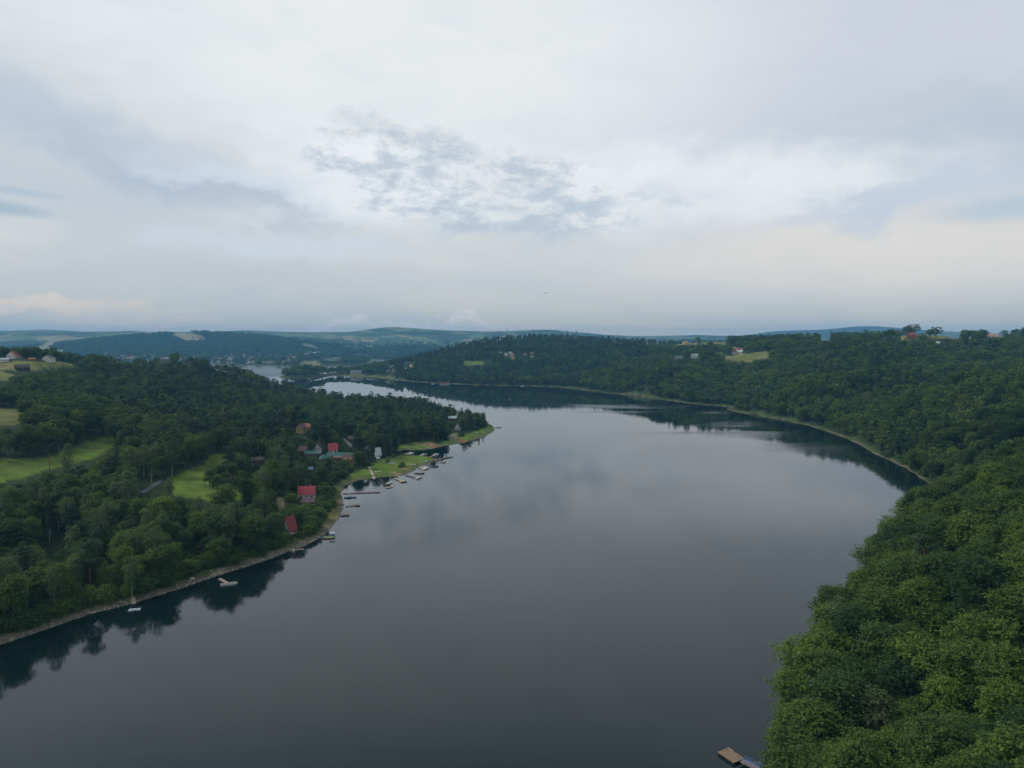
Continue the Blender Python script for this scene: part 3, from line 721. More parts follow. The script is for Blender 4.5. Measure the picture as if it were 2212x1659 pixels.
# name, label, category, (u, v of the base as seen), width px, depth m, wall m, roof m, turn deg, shape, roof colour, wall colour, seen window
RED, DRED, BRN, TEAL, SLATE, ORG, SILV, PURP = (0.33,0.045,0.05), (0.22,0.035,0.035), (0.13,0.085,0.075), (0.035,0.105,0.095), (0.10,0.12,0.14), (0.36,0.13,0.06), (0.40,0.45,0.48), (0.12,0.065,0.08)
WHT, YEL, WOOD, CREAM, DWOOD = (0.62,0.60,0.55), (0.55,0.42,0.20), (0.20,0.12,0.07), (0.5,0.45,0.36), (0.05,0.04,0.035)
HOUSES = [
 ('red_roofed_house','house with broad bright red metal roof and pale wall, nearest the left shore','house',(661,1077),34,8.0,3.0,4.2,-7,'gable',RED,WHT,(640,1046,682,1076)),
 ('brown_hipped_cabin','cabin with dull purple-brown hipped roof just below the broad red roof','cabin',(663,1091),28,6.5,2.2,2.4,-4,'hip',PURP,WOOD,(648,1072,680,1086)),
 ('red_cabin','narrow steep cabin with all-red roof between tall dark trees by the shore','cabin',(624,1153),15,7.0,2.0,6.4,38,'aframe',DRED,WHT,(618,1122,631,1149)),
 ('square_red_house','small house with square red roof and white wall above a green hedge','house',(718,979),18,8.0,2.8,4.8,0,'gable',RED,WHT,(706,958,730,980)),
 ('yellow_gabled_house','yellow house with purple roof, gable facing the lake, high in the wood','house',(650,935),17,8.0,4.2,3.6,62,'gable',PURP,YEL,(640,917,660,938)),
 ('orange_roofed_house','house with orange-red roof right behind the yellow gabled one','house',(663,930),16,8.0,4.0,3.4,-12,'gable',ORG,YEL,(655,912,672,928)),
 ('plum_roofed_cabin','cabin with plum coloured roof left of the black chalet','cabin',(653,979),16,6.0,2.2,3.0,-6,'gable',PURP,DRED,(646,967,663,979)),
 ('black_chalet','black timber chalet on white ground floor left of the square red roof','chalet',(687,978),13,7.0,4.2,3.6,80,'gable',DWOOD,WHT,(680,962,693,978)),
 ('teal_shed','low shed with flat teal roof left of the long teal hall','shed',(669,986),25,8.0,2.2,1.6,4,'gable',TEAL,WOOD,(656,974,682,984)),
 ('teal_pyramid_cabin','cabin with teal hipped roof beside the yellow-green bush','cabin',(699,997),20,8.0,2.4,2.8,10,'hip',TEAL,WOOD,(688,982,710,994)),
 ('long_teal_hall','long low hall with pale teal roof in front of the square red roof','hall',(733,990),54,7.0,2.2,2.0,-9,'gable',TEAL,WHT,(706,976,760,989)),
 ('brown_terrace_roof','low building with brown roof between teal hall and orange chalet','shed',(731,995),22,5.0,2.2,1.0,-12,'gable',BRN,WOOD,(720,986,744,995)),
 ('orange_chalet','orange timber chalet with plum roof and yellow dormer gables by the meadow','chalet',(752,1001),23,8.0,3.0,3.6,-6,'gable',PURP,(0.50,0.26,0.06),(740,983,765,1000)),
 ('silver_roofed_house','narrow house with steep silver metal roof among dark spruces','house',(815,989),9.5,9.0,2.5,5.5,12,'gable',SILV,WHT,(808,964,823,986)),
 ('white_gabled_cabin','small white cabin half hidden left of the silver metal roof','cabin',(794,974),8,6.0,2.4,3.0,70,'gable',SLATE,WHT,(788,958,797,972)),
 ('white_kiosk','tiny white kiosk below the silver metal roof','kiosk',(816,995),4.5,2.0,2.0,0.9,0,'gable',SILV,WHT,(812,987,819,995)),
 ('brown_low_house','long low brown-roofed house left of the cabins above the meadow','house',(555,1000),26,7.0,2.4,1.8,3,'gable',BRN,WOOD,(541,989,568,999)),
 ('blue_roofed_shed','shed with blue roof beside the rusty track','shed',(669,1020),10,5.0,2.2,1.5,0,'gable',(0.08,0.13,0.26),WOOD,(663,1005,676,1018)),
 ('small_brown_cabin','tiny brown-roofed cabin beside the grey track above the square red roof','cabin',(756,952),9,5.0,2.0,2.0,10,'gable',BRN,WOOD,(750,942,762,951)),
 ('white_aframe','white triangular A-frame house near the tip of the headland','house',(988,928),12,8.0,0.6,7.0,86,'aframe',SLATE,WHT,(979,911,996,928)),
 ('blue_grey_roofed_house','house with wide blue-grey metal roof behind the white A-frame','house',(977,908),17,8.0,2.6,2.4,0,'gable',SILV,DRED,(967,896,987,906)),
 ('grey_gabled_hut','small grey-roofed hut deep in the lower left wood','hut',(431,1192),10,4.0,1.6,2.2,80,'gable',SLATE,WOOD,(423,1178,440,1192)),
 ('orange_tiled_farmhouse','farmhouse with steep orange tiled roof at the upper left','house',(27,775),22,11.0,4.0,5.0,50,'gable',ORG,WHT,(12,755,40,774)),
 ('white_hillside_house','white house with dark roof standing in the upper left field','house',(102,780),20,9.0,4.0,3.4,55,'gable',SLATE,WHT,(90,765,115,779)),
 ('dark_barn','long dark wooden barn in the upper left field','barn',(45,799),26,9.0,2.6,3.4,8,'gable',DWOOD,DWOOD,(29,785,62,798)),
 ('pale_shed','pale low shed at the left picture edge','shed',(7,782),14,7.0,2.6,1.6,5,'gable',SILV,WHT,(-5,770,16,782)),
 ('orange_roofed_shed','low orange-roofed shed between farmhouse and white house','shed',(67,780),12,6.0,2.0,1.4,0,'gable',ORG,WOOD,(58,773,76,780)),
 ('large_red_lodge','large red-brown lodge with hipped roof on the right skyline','house',(1972,731),19,12.0,4.0,6.0,0,'hip',(0.17,0.05,0.04),(0.2,0.08,0.06),(1960,716,1985,731)),
 ('salmon_roofed_house','house with long salmon roof right of the red-brown lodge','house',(2145,728),22,10.0,3.0,3.0,0,'gable',(0.45,0.20,0.15),WHT,(2130,718,2160,728)),
 ('white_skyline_house','white house with grey roof on the skyline left of the lodge','house',(1781,735),16,10.0,4.5,4.0,30,'gable',SLATE,WHT,(1770,724,1794,735)),
 ('white_slope_cabin','tiny white cabin in the wood below the red-brown lodge','cabin',(2027,745),7,6.0,3.0,2.0,0,'gable',SILV,WHT,(2022,737,2033,744)),
 ('white_blue_house','white house with pale blue roof beside the right hand field','house',(1501,773),15,10.0,5.0,4.0,0,'gable',SILV,WHT,(1491,761,1510,773)),
 ('pair_white_house','white house with brown roof left of the pale blue roof','house',(1465,776),20,10.0,4.0,4.0,15,'gable',SLATE,WHT,(1455,764,1478,775)),
 ('lake_resort_building','large grey-roofed building between trees on the isthmus','building',(769,808),24,14.0,6.0,6.0,-8,'gable',SLATE,CREAM,(756,790,784,804)),
]
for h_ in HOUSES:
    (u_, v_) = h_[3]; xx, yy, z_ = hit(u_, v_)
    k_ = h_[12]
    KEEP.append((k_[0], k_[1], k_[2], k_[3], yy + 4))
CLUSTERS = [   # distant hamlets: (outline, count, size m, group label)
 ([(225,763),(300,768),(330,764),(360,772),(420,771),(425,778),(330,780),(235,775)], 46, 12, 'village house'),
 ([(448,772),(520,767),(600,764),(640,767),(640,783),(560,786),(450,785)], 66, 12, 'village house'),
 ([(655,760),(690,760),(690,768),(650,768)], 10, 12, 'village house'),
 ([(1078,763),(1110,762),(1150,763),(1152,774),(1120,782),(1095,777)], 13, 9, 'hillside house'),
 ([(1392,738),(1500,738),(1500,743),(1392,744)], 11, 9, 'plateau house'),
 ([(1580,757),(1605,757),(1605,765),(1580,765)], 6, 10, 'field house'),
 ([(826,792),(890,785),(892,800),(826,806)], 6, 7, 'slope house'),
 ([(390,727),(440,727),(440,735),(390,735)], 6, 14, 'ridge house'),
]
CH = []
for ci_, (poly, cnt, sz, lab) in enumerate(CLUSTERS):
    P_ = np.array(poly); k_ = 0; t_ = 0
    while k_ < cnt and t_ < 4000:
        t_ += 1
        u_ = rnd.uniform(P_[:, 0].min(), P_[:, 0].max()); v_ = rnd.uniform(P_[:, 1].min(), P_[:, 1].max())
        if not in_poly(np.array([u_]), np.array([v_]), poly)[0]: continue
        xx, yy, z_ = hit(u_, v_, dmin=1200)
        if bil(SG, [xx], [yy])[0] < 12: continue
        CH.append((ci_, xx, yy, z_, sz)); k_ += 1
        px = sz * F / yy * 0.6
        KEEP.append((u_ - px, v_ - px * 0.9, u_ + px, v_ + 0.5, yy + 2))
for r_ in [(306,1034,356,1064,440),(737,943,760,966,640),(975,930,986,950,800),(985,946,1010,958,760),(922,953,945,966,720),(895,956,922,966,700),(1045,776,1062,784,2100),(600,1070,614,1100,420),
           (664,1018,676,1050,480),(1395,737,1500,744,2200),(698,770,740,780,4200),(872,782,896,790,2400),(90,1110,120,1178,330),(220,1172,236,1205,300),(320,1012,336,1050,430)]: KEEP.append(r_)

def jgrid(sp, d0, d1, amax=40):
    X1 = d1 * math.sin(math.radians(amax))
    xs = np.arange(-X1, X1, sp); ys = np.arange(d0 * 0.7, d1, sp)
    X, Y = np.meshgrid(xs, ys); X = X.ravel(); Y = Y.ravel()
    X = X + (rng.random(len(X)) - 0.5) * sp * 0.9; Y = Y + (rng.random(len(Y)) - 0.5) * sp * 0.9
    R = np.hypot(X, Y); a = np.degrees(np.arctan2(X, Y))
    m = (R > d0) & (R <= d1) & (np.abs(a) < amax)
    return X[m], Y[m]
def forest_zone(sp, d0, d1, amax=40):
    X, Y = jgrid(sp, d0, d1, amax)
    s = shore_dist(X, Y)
    m = s > 1.5
    X, Y, s = X[m], Y[m], s[m]
    Z = bil(ZG, X, Y); R = np.hypot(X, Y)
    hs = rng.uniform(0.60, 1.26, len(X)) * np.where(vnoise(X, Y, 60, 91, 2) > 0.55, 1.06, 0.95)
    # shore strips without trees
    u, v = project(X, Y, Z)
    near_l = (X < -10) & (Y < 420); pen_ = (X < 0) & (Y >= 420) & (Y < 900)
    gap = np.where(near_l, 8.5, np.where(pen_, 9.0, np.where((X > 0) & (Y < 620), 3.0, np.where((X > 0) & (Y < 900), 4.0, np.where(R > 3000, 45, 7.0)))))
    gap = np.where((Y > 1700) & (u < 850) & (Y < 2900), np.where(rng.random(len(X)) < 0.6, 20.0, 36.0), gap)
    isl = (Y > 1900) & (Y < 2400) & (u > 596) & (u < 735)
    gap = np.where(isl, 7.0, gap)
    m = s > gap * (0.8 + 0.4 * vnoise(X, Y, 9, 95, 2))
    # open land: no tree whose stem or crown would stand in it as seen in the photo
    top = Z + 16.0 * hs
    us, vs, ds = [u, u, u], [v, project(X, Y, (Z + top) / 2)[1], project(X, Y, top)[1]], Y
    for poly, a, b_, k in MEADOWS:
        P_ = np.array(poly)
        c_ = (Y < b_) & (Y > a * 0.75) & (u > P_[:, 0].min() - 5) & (u < P_[:, 0].max() + 5)
        for vv in vs:
            ii = np.nonzero(c_ & m)[0]
            if len(ii): m[ii[in_poly(u[ii], vv[ii], poly)]] = False
    half = F * 3.6 * hs / Y
    for (a0, b0, a1, b1, dm) in KEEP:
        m &= ~((Y < dm + 3) & (u + half > a0) & (u - half < a1) & (v > b0) & (vs[2] < b1))
    # distant fields stay open
    ff = bil(open_land.astype(float).reshape(NR, NA), X, Y)
    m &= ~((Y > 2900) & (ff > 0.4) & (rng.random(len(X)) > 0.04))
    X, Y, Z, s, hs, u, v = [q_[m] for q_ in (X, Y, Z, s, hs, u, v)]
    return X, Y, Z, s, hs, u, v
Z1 = forest_zone(6.2, 80, 420, 44)
thin_ = ~((Z1[0] > 0) & (rng.random(len(Z1[0])) < 0.30)); Z1 = tuple(q_[thin_] for q_ in Z1)
Z2 = forest_zone(7.7, 420, 1100)
Z3 = forest_zone(10.0, 1100, 2900)
Z4 = forest_zone(21.0, 2900, 6500)
FX, FY, FZ, FS, FH, FU, FV = [np.concatenate(q_) for q_ in zip(Z1, Z2, Z3, Z4)]
FR = np.hypot(FX, FY); NT_ = len(FX)
isl_ = (FY > 1900) & (FY < 2400) & (FU > 596) & (FU < 735); FH = np.where(isl_, FH * 1.15, FH)
FH = np.where((FX < 0) & (FR > 780) & (FR < 1500), FH * 0.86, FH)
FH = np.where((FX > 0) & (FR < 420), FH * 1.15, FH)
FH = np.where(FR > 2900, FH * 1.35, np.where(FR > 1100, FH * 1.12, FH))
# species: patches of conifers and birches read off the photo
pn = vnoise(FX, FY, 70, 101, 3); pr = rng.random(NT_)
kind_p = np.zeros((NT_, 4))                    # broad, birch, pine, spruce
kind_p[:, 0] = 1.0
lb = (FX < 0) & (FY < 480)
kind_p[lb] = (0.56, 0.26, 0.16, 0.02)
lm_ = (FX < 0) & (FY >= 480) & (FY < 1500) & (FU > 200)
kind_p[lm_] = (0.56, 0.10, 0.30, 0.03)
kind_p[lm_ & (FU > 940)] = (0.55, 0.1, 0.1, 0.25)
rb = (FX > 0) & (FR < 700); kind_p[rb] = (0.97, 0.02, 0.01, 0)
rm = (FX > 0) & (FR >= 700) & (FR < 2600); kind_p[rm] = (0.90, 0.02, 0.03, 0.05)
hc = (FU > 850) & (FU < 1400) & (FR > 1700) & (FR < 3200)
kind_p[hc] = (0.5, 0.02, 0.18, 0.30)
hcd = hc & (FV < 770); kind_p[hcd] = (0.45, 0.0, 0.40, 0.15)
kind_p[:, 2] *= np.clip((pn - 0.35) * 5, 0.05, 2.5)
kind_p /= kind_p.sum(1, keepdims=True)
cum = kind_p.cumsum(1)
sp_i = (pr[:, None] > cum).sum(1).clip(0, 3)
FK = np.zeros(NT_, int)
for si, k in enumerate(('broad', 'birch', 'pine', 'spruce')):
    ii = np.nonzero(sp_i == si)[0]
    FK[ii] = np.array(KIDX[k])[rng.integers(0, len(KIDX[k]), len(ii))]
# bushes along every wood edge, and as undergrowth between the near trees
def edge_bushes(n_try, d0, d1):
    a_ = np.radians(rng.uniform(-42, 42, n_try)); R_ = d0 * (d1 / d0) ** rng.random(n_try); X, Y = R_ * np.sin(a_), R_ * np.cos(a_)
    s = shore_dist(X, Y); m = (s > 2.0) & (s < 60); X, Y, s = X[m], Y[m], s[m]
    Z = bil(ZG, X, Y); hs = rng.uniform(0.35, 1.15, len(X)); u, v = project(X, Y, Z)
    vt = project(X, Y, Z + 5.5 * hs)[1]
    lim = np.where((X < -10) & (Y < 420), 5.5, np.where((X < 0) & (Y < 900), 5.0, np.where(Y < 620, 1.5, np.where(R_[m] > 700, 12.0, 5))))
    m = (s > lim) & (rng.random(len(X)) < np.where(s < lim + 14, 1.0, 0.45))
    for poly, a, b_, k in MEADOWS:
        m &= ~((Y < b_) & (Y > a * 0.75) & (in_poly(u, v, poly) | in_poly(u, vt, poly)) & (rng.random(len(X)) > 0.012))
    half = F * 2.6 * hs / Y
    for (a0, b0, a1, b1, dm) in KEEP: m &= ~((Y < dm + 3) & (u + half > a0) & (u - half < a1) & (v > b0) & (vt < b1))
    return [q_[m] for q_ in (X, Y, Z, s, hs, u, v)]
EB = edge_bushes(52000, 110, 1500)
nb_ = len(EB[0])
FX, FY, FZ, FS, FH, FU, FV = [np.concatenate([p_, q_]) for p_, q_ in zip((FX, FY, FZ, FS, FH, FU, FV), EB)]
FR = np.hypot(FX, FY); NT_ = len(FX)
FK = np.concatenate([FK, np.array(KIDX['bush'])[rng.integers(0, len(KIDX['bush']), nb_)]])
sp_i = np.concatenate([sp_i, np.full(nb_, 4)])
print('bushes', nb_)
# tint 0..1: bluish dark to yellow green
tn = vnoise(FX, FY, 45, 111, 2); tint = 0.10 + 0.55 * tn + rng.normal(0, 0.25, NT_)
tint += np.where((FX > 0) & (FR < 380), 0.05, 0) + np.where((FX < 0) & (FR < 480), 0.2, 0) + np.where((FX < 0) & (FR > 500), -0.12, 0) + np.where((FX > 0) & (FR > 380) & (FR < 1700), 0.10, 0) + np.where(vnoise(FX, FY, 160, 121, 2) > 0.55, 0.08, -0.05)
tint = np.clip(tint, 0, 1)
tint = np.where(rng.random(NT_) < 0.04, np.clip(tint + 0.4, 0, 1.1), tint)
FRZ = rng.uniform(0, 6.283, NT_)
# ---- visible area of every tree (a coarse painter's buffer, near to far)
BW, BH = 1106, 830
buf = np.zeros((BH, BW), bool)
order = np.argsort(FR)
vis = np.zeros(NT_)
hw_l = F * np.array([4.6, 2.7, 3.3, 2.7, 3.4])[sp_i] * FH / np.maximum(FY, 1) / 2
_, ftop = project(FX, FY, FZ + np.array([15.5, 17.5, 17.8, 18.0, 5.5])[sp_i] * FH)
for i in order:
    a0 = int((FU[i]) / 2 - hw_l[i]); a1 = int(FU[i] / 2 + hw_l[i]) + 1
    b0 = int(ftop[i] / 2); b1 = int(FV[i] / 2) + 1
    if a1 <= 0 or a0 >= BW or b1 <= 0 or b0 >= BH: continue
    a0 = max(a0, 0); b0 = max(b0, 0)
    w = buf[b0:b1, a0:a1]
    vis[i] = w.size - np.count_nonzero(w)
    w[:] = True
inframe = (FU > 6) & (FU < 2206) & ((FV + ftop) / 2 < 1650)
rank = np.argsort(-np.where(inframe & (sp_i < 4), vis, 0))
IND = rank[:300 - 36]
# drop far trees that cannot be seen even from a little to the side
keepm = (vis > 0) | (FR < 1100)
keepm &= ~((sp_i == 4) & (FX < -10) & (FY < 200) & False)
keepm[IND] = False
rest = np.nonzero(keepm)[0]
print('trees', NT_, 'kept', len(rest), 'ind', len(IND), 'r of ind', FR[IND].min(), FR[IND].max(), 'min vis', vis[IND].min())

# ------------------------------------------------------------------ the forest as one object (instances of the tree meshes)
def forest_object(name, ids):
    me = bpy.data.meshes.new(name)
    n_ = len(ids)
    me.vertices.add(n_)
    me.vertices.foreach_set('co', np.stack([FX[ids], FY[ids], FZ[ids] - 0.2], -1).astype(np.float32).ravel())
    def attr(nm, typ, arr, fld='value'):
        a = me.attributes.new(nm, typ, 'POINT'); a.data.foreach_set(fld, arr)
    lod = (FR[ids] > 430).astype(np.int32)
    attr('proto', 'INT', (FK[ids] * 2 + lod).astype(np.int32))
    attr('tint', 'FLOAT', tint[ids].astype(np.float32))
    wd = rng.uniform(0.9, 1.3, n_) * FH[ids]
    wd = np.where(FR[ids] > 2900, wd * 1.9, np.where(FR[ids] > 1100, wd * 1.25, wd))
    attr('size', 'FLOAT_VECTOR', np.stack([wd, wd, FH[ids]], -1).astype(np.float32).ravel(), 'vector')
    attr('turn', 'FLOAT_VECTOR', np.stack([rng.normal(0, 0.04, n_), rng.normal(0, 0.04, n_), FRZ[ids]], -1).astype(np.float32).ravel(), 'vector')
    o = bpy.data.objects.new(name, me); COL.objects.link(o)
    ng = bpy.data.node_groups.new('forest_scatter', 'GeometryNodeTree')
    ng.interface.new_socket('Geometry', in_out='INPUT', socket_type='NodeSocketGeometry')
    ng.interface.new_socket('Geometry', in_out='OUTPUT', socket_type='NodeSocketGeometry')
    N_, L_ = ng.nodes, ng.links
    gi = N_.new('NodeGroupInput'); go = N_.new('NodeGroupOutput'); jn = N_.new('GeometryNodeJoinGeometry')
    def named(nm, typ):
        a = N_.new('GeometryNodeInputNamedAttribute'); a.data_type = typ; a.inputs[0].default_value = nm; return a.outputs['Attribute']
    pr_ = named('proto', 'INT'); sz = named('size', 'FLOAT_VECTOR'); tn_ = named('turn', 'FLOAT_VECTOR')
    used = np.unique(FK[ids] * 2 + lod)
    for k in used:
        p = PROTO[k // 2]; me_p = p['far'] if k % 2 else p['near']
        ob = p.get('ob%d' % (k % 2))
        if ob is None:
            ob = bpy.data.objects.new('tree_shape', me_p); p['ob%d' % (k % 2)] = ob
        oi = N_.new('GeometryNodeObjectInfo'); oi.inputs[0].default_value = ob
        cmp_ = N_.new('FunctionNodeCompare'); cmp_.data_type = 'INT'; cmp_.operation = 'EQUAL'
        L_.new(pr_, cmp_.inputs[2]); cmp_.inputs[3].default_value = int(k)
        ip = N_.new('GeometryNodeInstanceOnPoints')
        L_.new(gi.outputs[0], ip.inputs['Points']); L_.new(cmp_.outputs[0], ip.inputs['Selection'])
        L_.new(oi.outputs['Geometry'], ip.inputs['Instance'])
        L_.new(tn_, ip.inputs['Rotation']); L_.new(sz, ip.inputs['Scale'])
        L_.new(ip.outputs[0], jn.inputs[0])
    L_.new(jn.outputs[0], go.inputs[0])
    md = o.modifiers.new('scatter', 'NODES'); md.node_group = ng
    o['kind'] = 'stuff'; o['label'] = 'dense mixed green forest covering the hills and banks around the lake'; o['category'] = 'forest'
    return o
forest_object('forest', rest)

# ------------------------------------------------------------------ the trees that show largest, one object each
NAMES = {'broad': ('broadleaf_tree', 'broadleaf tree'), 'birch': ('birch_tree', 'airy birch'), 'pine': ('pine_tree', 'dark pine'), 'spruce': ('spruce_tree', 'pointed dark spruce')}
def place(u, v):
    if u > 1106:
        row = ('in the lower right corner wood' if v > 1480 else 'halfway up the right slope' if v > 1300 else 'on the right bank before the cove' if v > 1120
               else 'on the spur beside the cove' if v > 960 else 'on the slope past the cove')
        col = 'at the water edge' if u < 1780 + (1300 - v) * 0.1 else ('inside the wood' if u < 2020 else 'by the right edge')
        if v > 1480 and u >= 1780: col = 'well above the plank stage' if u < 1950 else 'close under the camera' if u < 2080 else 'by the right edge'
    else:
        row = ('above the stony left bank' if v > 1250 else 'in the lower left wood' if v > 1120 else 'below the left meadows' if v > 1010 else 'beside the left clearings' if v > 930 else 'on the left hill')
        col = 'near the left edge' if u < 220 else ('above the notched raft' if u < 430 else ('above the grey dock' if u < 600 else 'near the cabins'))
    return row, col
def tword(t): return 'bluish' if t < 0.2 else ('dark' if t < 0.38 else ('mid green' if t < 0.55 else ('bright green' if t < 0.75 else 'yellowish')))
def hword(h): return 'low' if h < 0.82 else ('tall' if h > 1.05 else '')
def make_tree(proto, x, y, z, h, wd, rz, tn_, name, label, cat, group):
    e = bpy.data.objects.new(name, None); COL.objects.link(e)
    e.empty_display_size = 1.0
    e.location = (x, y, z - 0.2); e.rotation_euler = (0, 0, rz); e.scale = (wd, wd, h)
    e['label'] = label; e['category'] = cat
    if group: e['group'] = group
    for nm, ms_ in (('trunk', proto['trunk']), ('crown', proto.get('crown'))):
        if ms_ is None: continue
        o = bpy.data.objects.new(nm, ms_); COL.objects.link(o); o.parent = e
        o['tint'] = float(tn_)
    return e
for i in IND:
    p = PROTO[FK[i]]
    nm, lw = NAMES[p['kind']]
    row, col = place(FU[i], (FV[i] + ftop[i]) / 2)
    lab = ' '.join(q_ for q_ in (hword(FH[i]), tword(tint[i]), lw, col, row) if q_)
    make_tree(p, FX[i], FY[i], FZ[i], FH[i], FH[i] * rng.uniform(0.95, 1.3), FRZ[i], tint[i], nm, lab, 'tree',
              'trees of the right bank wood' if FX[i] > 0 else 'trees of the left bank wood')
# pale bare and white-stemmed trees that stand out of the left wood
BARE = dict(kind='bare', crown=None)
tv, tf = trunk_geo('bare', np.random.default_rng(3)); BARE['trunk'] = new_mesh('trunk', tv, tf, 4, [M_PALE], True)
for (u, vb, vt, lab) in [(107,1177,1138,'leafless grey tree with pale trunk in the lower left wood'),(127,1146,1112,'smaller leafless grey tree behind the other bare one, lower left wood'),
                         (228,1204,1172,'short pale dead trunk with few branches above the left bank'),(328,1050,1012,'pale bare trunk standing beside the grey track')]:
    x, y, z = hit(u, vb)
    h = (vb - vt) * y / F / 13.5
    e = make_tree(BARE, x, y, z, h * 1.05, h, rnd.random() * 6, 0, 'dead_tree', lab, 'dead tree', None)
for (u, vb, lab) in [(4,1195,'birch with pale trunk cut by the left picture edge'),(285,1292,'slim birch with bent pale trunk above the landing stage on the left bank'),
                     (470,1205,'birch with leaning pale trunk above the grey dock'),(545,1175,'birch with straight pale trunk left of the shore cabins'),(956,1080/1,'')][:4]:
    x, y, z = hit(u, vb)
    make_tree(PROTO[KIDX['birch'][0]], x, y, z, 0.85, 0.9, rnd.random() * 6, 0.6, 'birch_tree', lab, 'tree', None)

for k_, (u, v, h, lab) in enumerate([(772,996,0.62,'dark conical spruce left of the silver metal roof'),(783,1002,0.55,'dark spruce below the white cabin'),(797,998,0.7,'tallest dark spruce just left of the silver metal roof'),
        (829,990,0.62,'dark spruce touching the right side of the silver metal roof'),(841,984,0.5,'slim dark spruce between the silver roof and the inlet'),(857,984,0.66,'broad dark spruce at the head of the inlet meadow'),
        (735,986,0.35,'small dark spruce in front of the long teal hall'),(703,1003,0.36,'small pointed spruce beside the teal hipped roof')]):
    x, y, z = hit(u, v)
    make_tree(PROTO[KIDX['spruce'][k_ % 2]], x, y, z, h, h * 1.25, k_ * 1.3, 0.15, 'spruce_tree', lab, 'tree', None)
for k_, (u, v, h, tt, lab) in enumerate([(711,1001,0.8,1.3,'round yellow-green bush in front of the teal hipped roof'),(850,988,0.7,1.1,'yellow-green bush between the dark spruces and the meadow'),(868,1009,0.75,0.4,'dark round bush standing alone on the meadow'),
        (838,1000,0.6,0.5,'green bush at the upper edge of the meadow'),(745,1012,1.2,0.4,'large dark green shrub below the orange chalet'),(770,1010,0.9,0.5,'green shrub left of the concrete slipway')]):
    x, y, z = hit(u, v)
    make_tree(PROTO[KIDX['bush'][k_ % 2]], x, y, z, h, h, k_ * 1.7, tt, 'garden_bush', lab, 'bush', None)

for k_, (u, v, h, tt) in enumerate([(452,1052,0.66,0.3),(470,1068,0.72,0.35),(486,1052,0.62,0.25),(500,1040,0.6,0.4),(478,1036,0.66,0.3),(512,1058,0.5,0.5)]):
    x, y, z = hit(u, v)
    make_tree(PROTO[KIDX['broad'][k_ % 5]], x, y, z, h, h * 1.15, k_ * 1.1, tt, 'broadleaf_tree', 'dark broadleaf tree in the small clump standing out into the middle meadow', 'tree', 'clump of trees in the meadow')

# ------------------------------------------------------------------ buildings
class MB:
    def __init__(self): self.v = []; self.f = []; self.m = []
    def add(self, V, Fs, mi=0):
        o = len(self.v); self.v += [tuple(p) for p in V]
        self.f += [tuple(a + o for a in q_) for q_ in Fs]; self.m += [mi] * len(Fs)
    def box(self, x0, x1, y0, y1, z0, z1, mi=0):
        V = [(x0,y0,z0),(x1,y0,z0),(x1,y1,z0),(x0,y1,z0),(x0,y0,z1),(x1,y0,z1),(x1,y1,z1),(x0,y1,z1)]
        self.add(V, [(0,3,2,1),(4,5,6,7),(0,1,5,4),(1,2,6,5),(2,3,7,6),(3,0,4,7)], mi)
    def bar(self, a, b_, w, h=None, mi=0):
        h = h or w; a = Vector(a); b_ = Vector(b_); d = (b_ - a).normalized()
        up = Vector((0, 0, 1)) if abs(d.z) < 0.95 else Vector((1, 0, 0))
        s_ = d.cross(up).normalized() * w / 2; t_ = s_.cross(d).normalized() * h / 2
        V = [a - s_ - t_, a + s_ - t_, a + s_ + t_, a - s_ + t_, b_ - s_ - t_, b_ + s_ - t_, b_ + s_ + t_, b_ - s_ + t_]
        self.add(V, [(0,1,2,3),(7,6,5,4),(0,4,5,1),(1,5,6,2),(2,6,7,3),(3,7,4,0)], mi)
    def tube(self, pts, rads, seg=6, mi=0):
        v, f = tube(pts, rads, seg); self.add(v, f, mi)
    def mesh(self, name, mats):
        me = bpy.data.meshes.new(name); me.from_pydata([tuple(map(float, p)) for p in self.v], [], self.f)
        for m_ in mats: me.materials.append(m_)
        me.polygons.foreach_set('material_index', self.m); me.update(); return me
    def obj(self, name, mats, parent=None):
        o = bpy.data.objects.new(name, self.mesh(name, mats if isinstance(mats, (list, tuple)) else [mats])); COL.objects.link(o)
        if parent: o.parent = parent
        return o
def empty(name, label, cat, loc, rz=0.0, group=None):
    e = bpy.data.objects.new(name, None); COL.objects.link(e); e.location = loc; e.rotation_euler = (0, 0, rz)
    e['label'] = label; e['category'] = cat
    if group: e['group'] = group
    return e
_mc = {}
def cmat(col, kind='plain'):
    key = (tuple(round(a, 3) for a in col), kind)
    if key not in _mc:
        nm = {'roof': 'roof_sheet', 'wall': 'painted_wall', 'plain': 'paint', 'wood': 'weathered_wood'}[kind]
        if kind == 'roof': _mc[key] = mat(nm, col, 0.6, 0.22, 1.2, 0.15, 0.35, 0, (2, 2, 0.6))
        elif kind == 'wood': _mc[key] = mat(nm, col, 0.9, 0.35, 1.5, 0.3, 0.15, 0, (1, 12, 1))
        elif kind == 'wall': _mc[key] = mat(nm, col, 0.9, 0.14, 0.8, 0.1, 0.2)
        else: _mc[key] = mat(nm, col, 0.5, 0.08, 1.0, 0, 0.4)
    return _mc[key]
M_GLASS = mat('window_glass', (0.02, 0.025, 0.03), 0.15, 0.1, 1, 0, 0.6)
def gable_wall(b_, w, l, h, rh):
    b_.add([(-w/2,-l/2,-1.5),(w/2,-l/2,-1.5),(w/2,l/2,-1.5),(-w/2,l/2,-1.5),(-w/2,-l/2,h),(w/2,-l/2,h),(w/2,l/2,h),(-w/2,l/2,h),(-w/2,0,h+rh),(w/2,0,h+rh)],
           [(0,1,5,4),(2,3,7,6),(1,2,6,9,5),(3,0,4,8,7),(4,5,9,8),(6,7,8,9)])
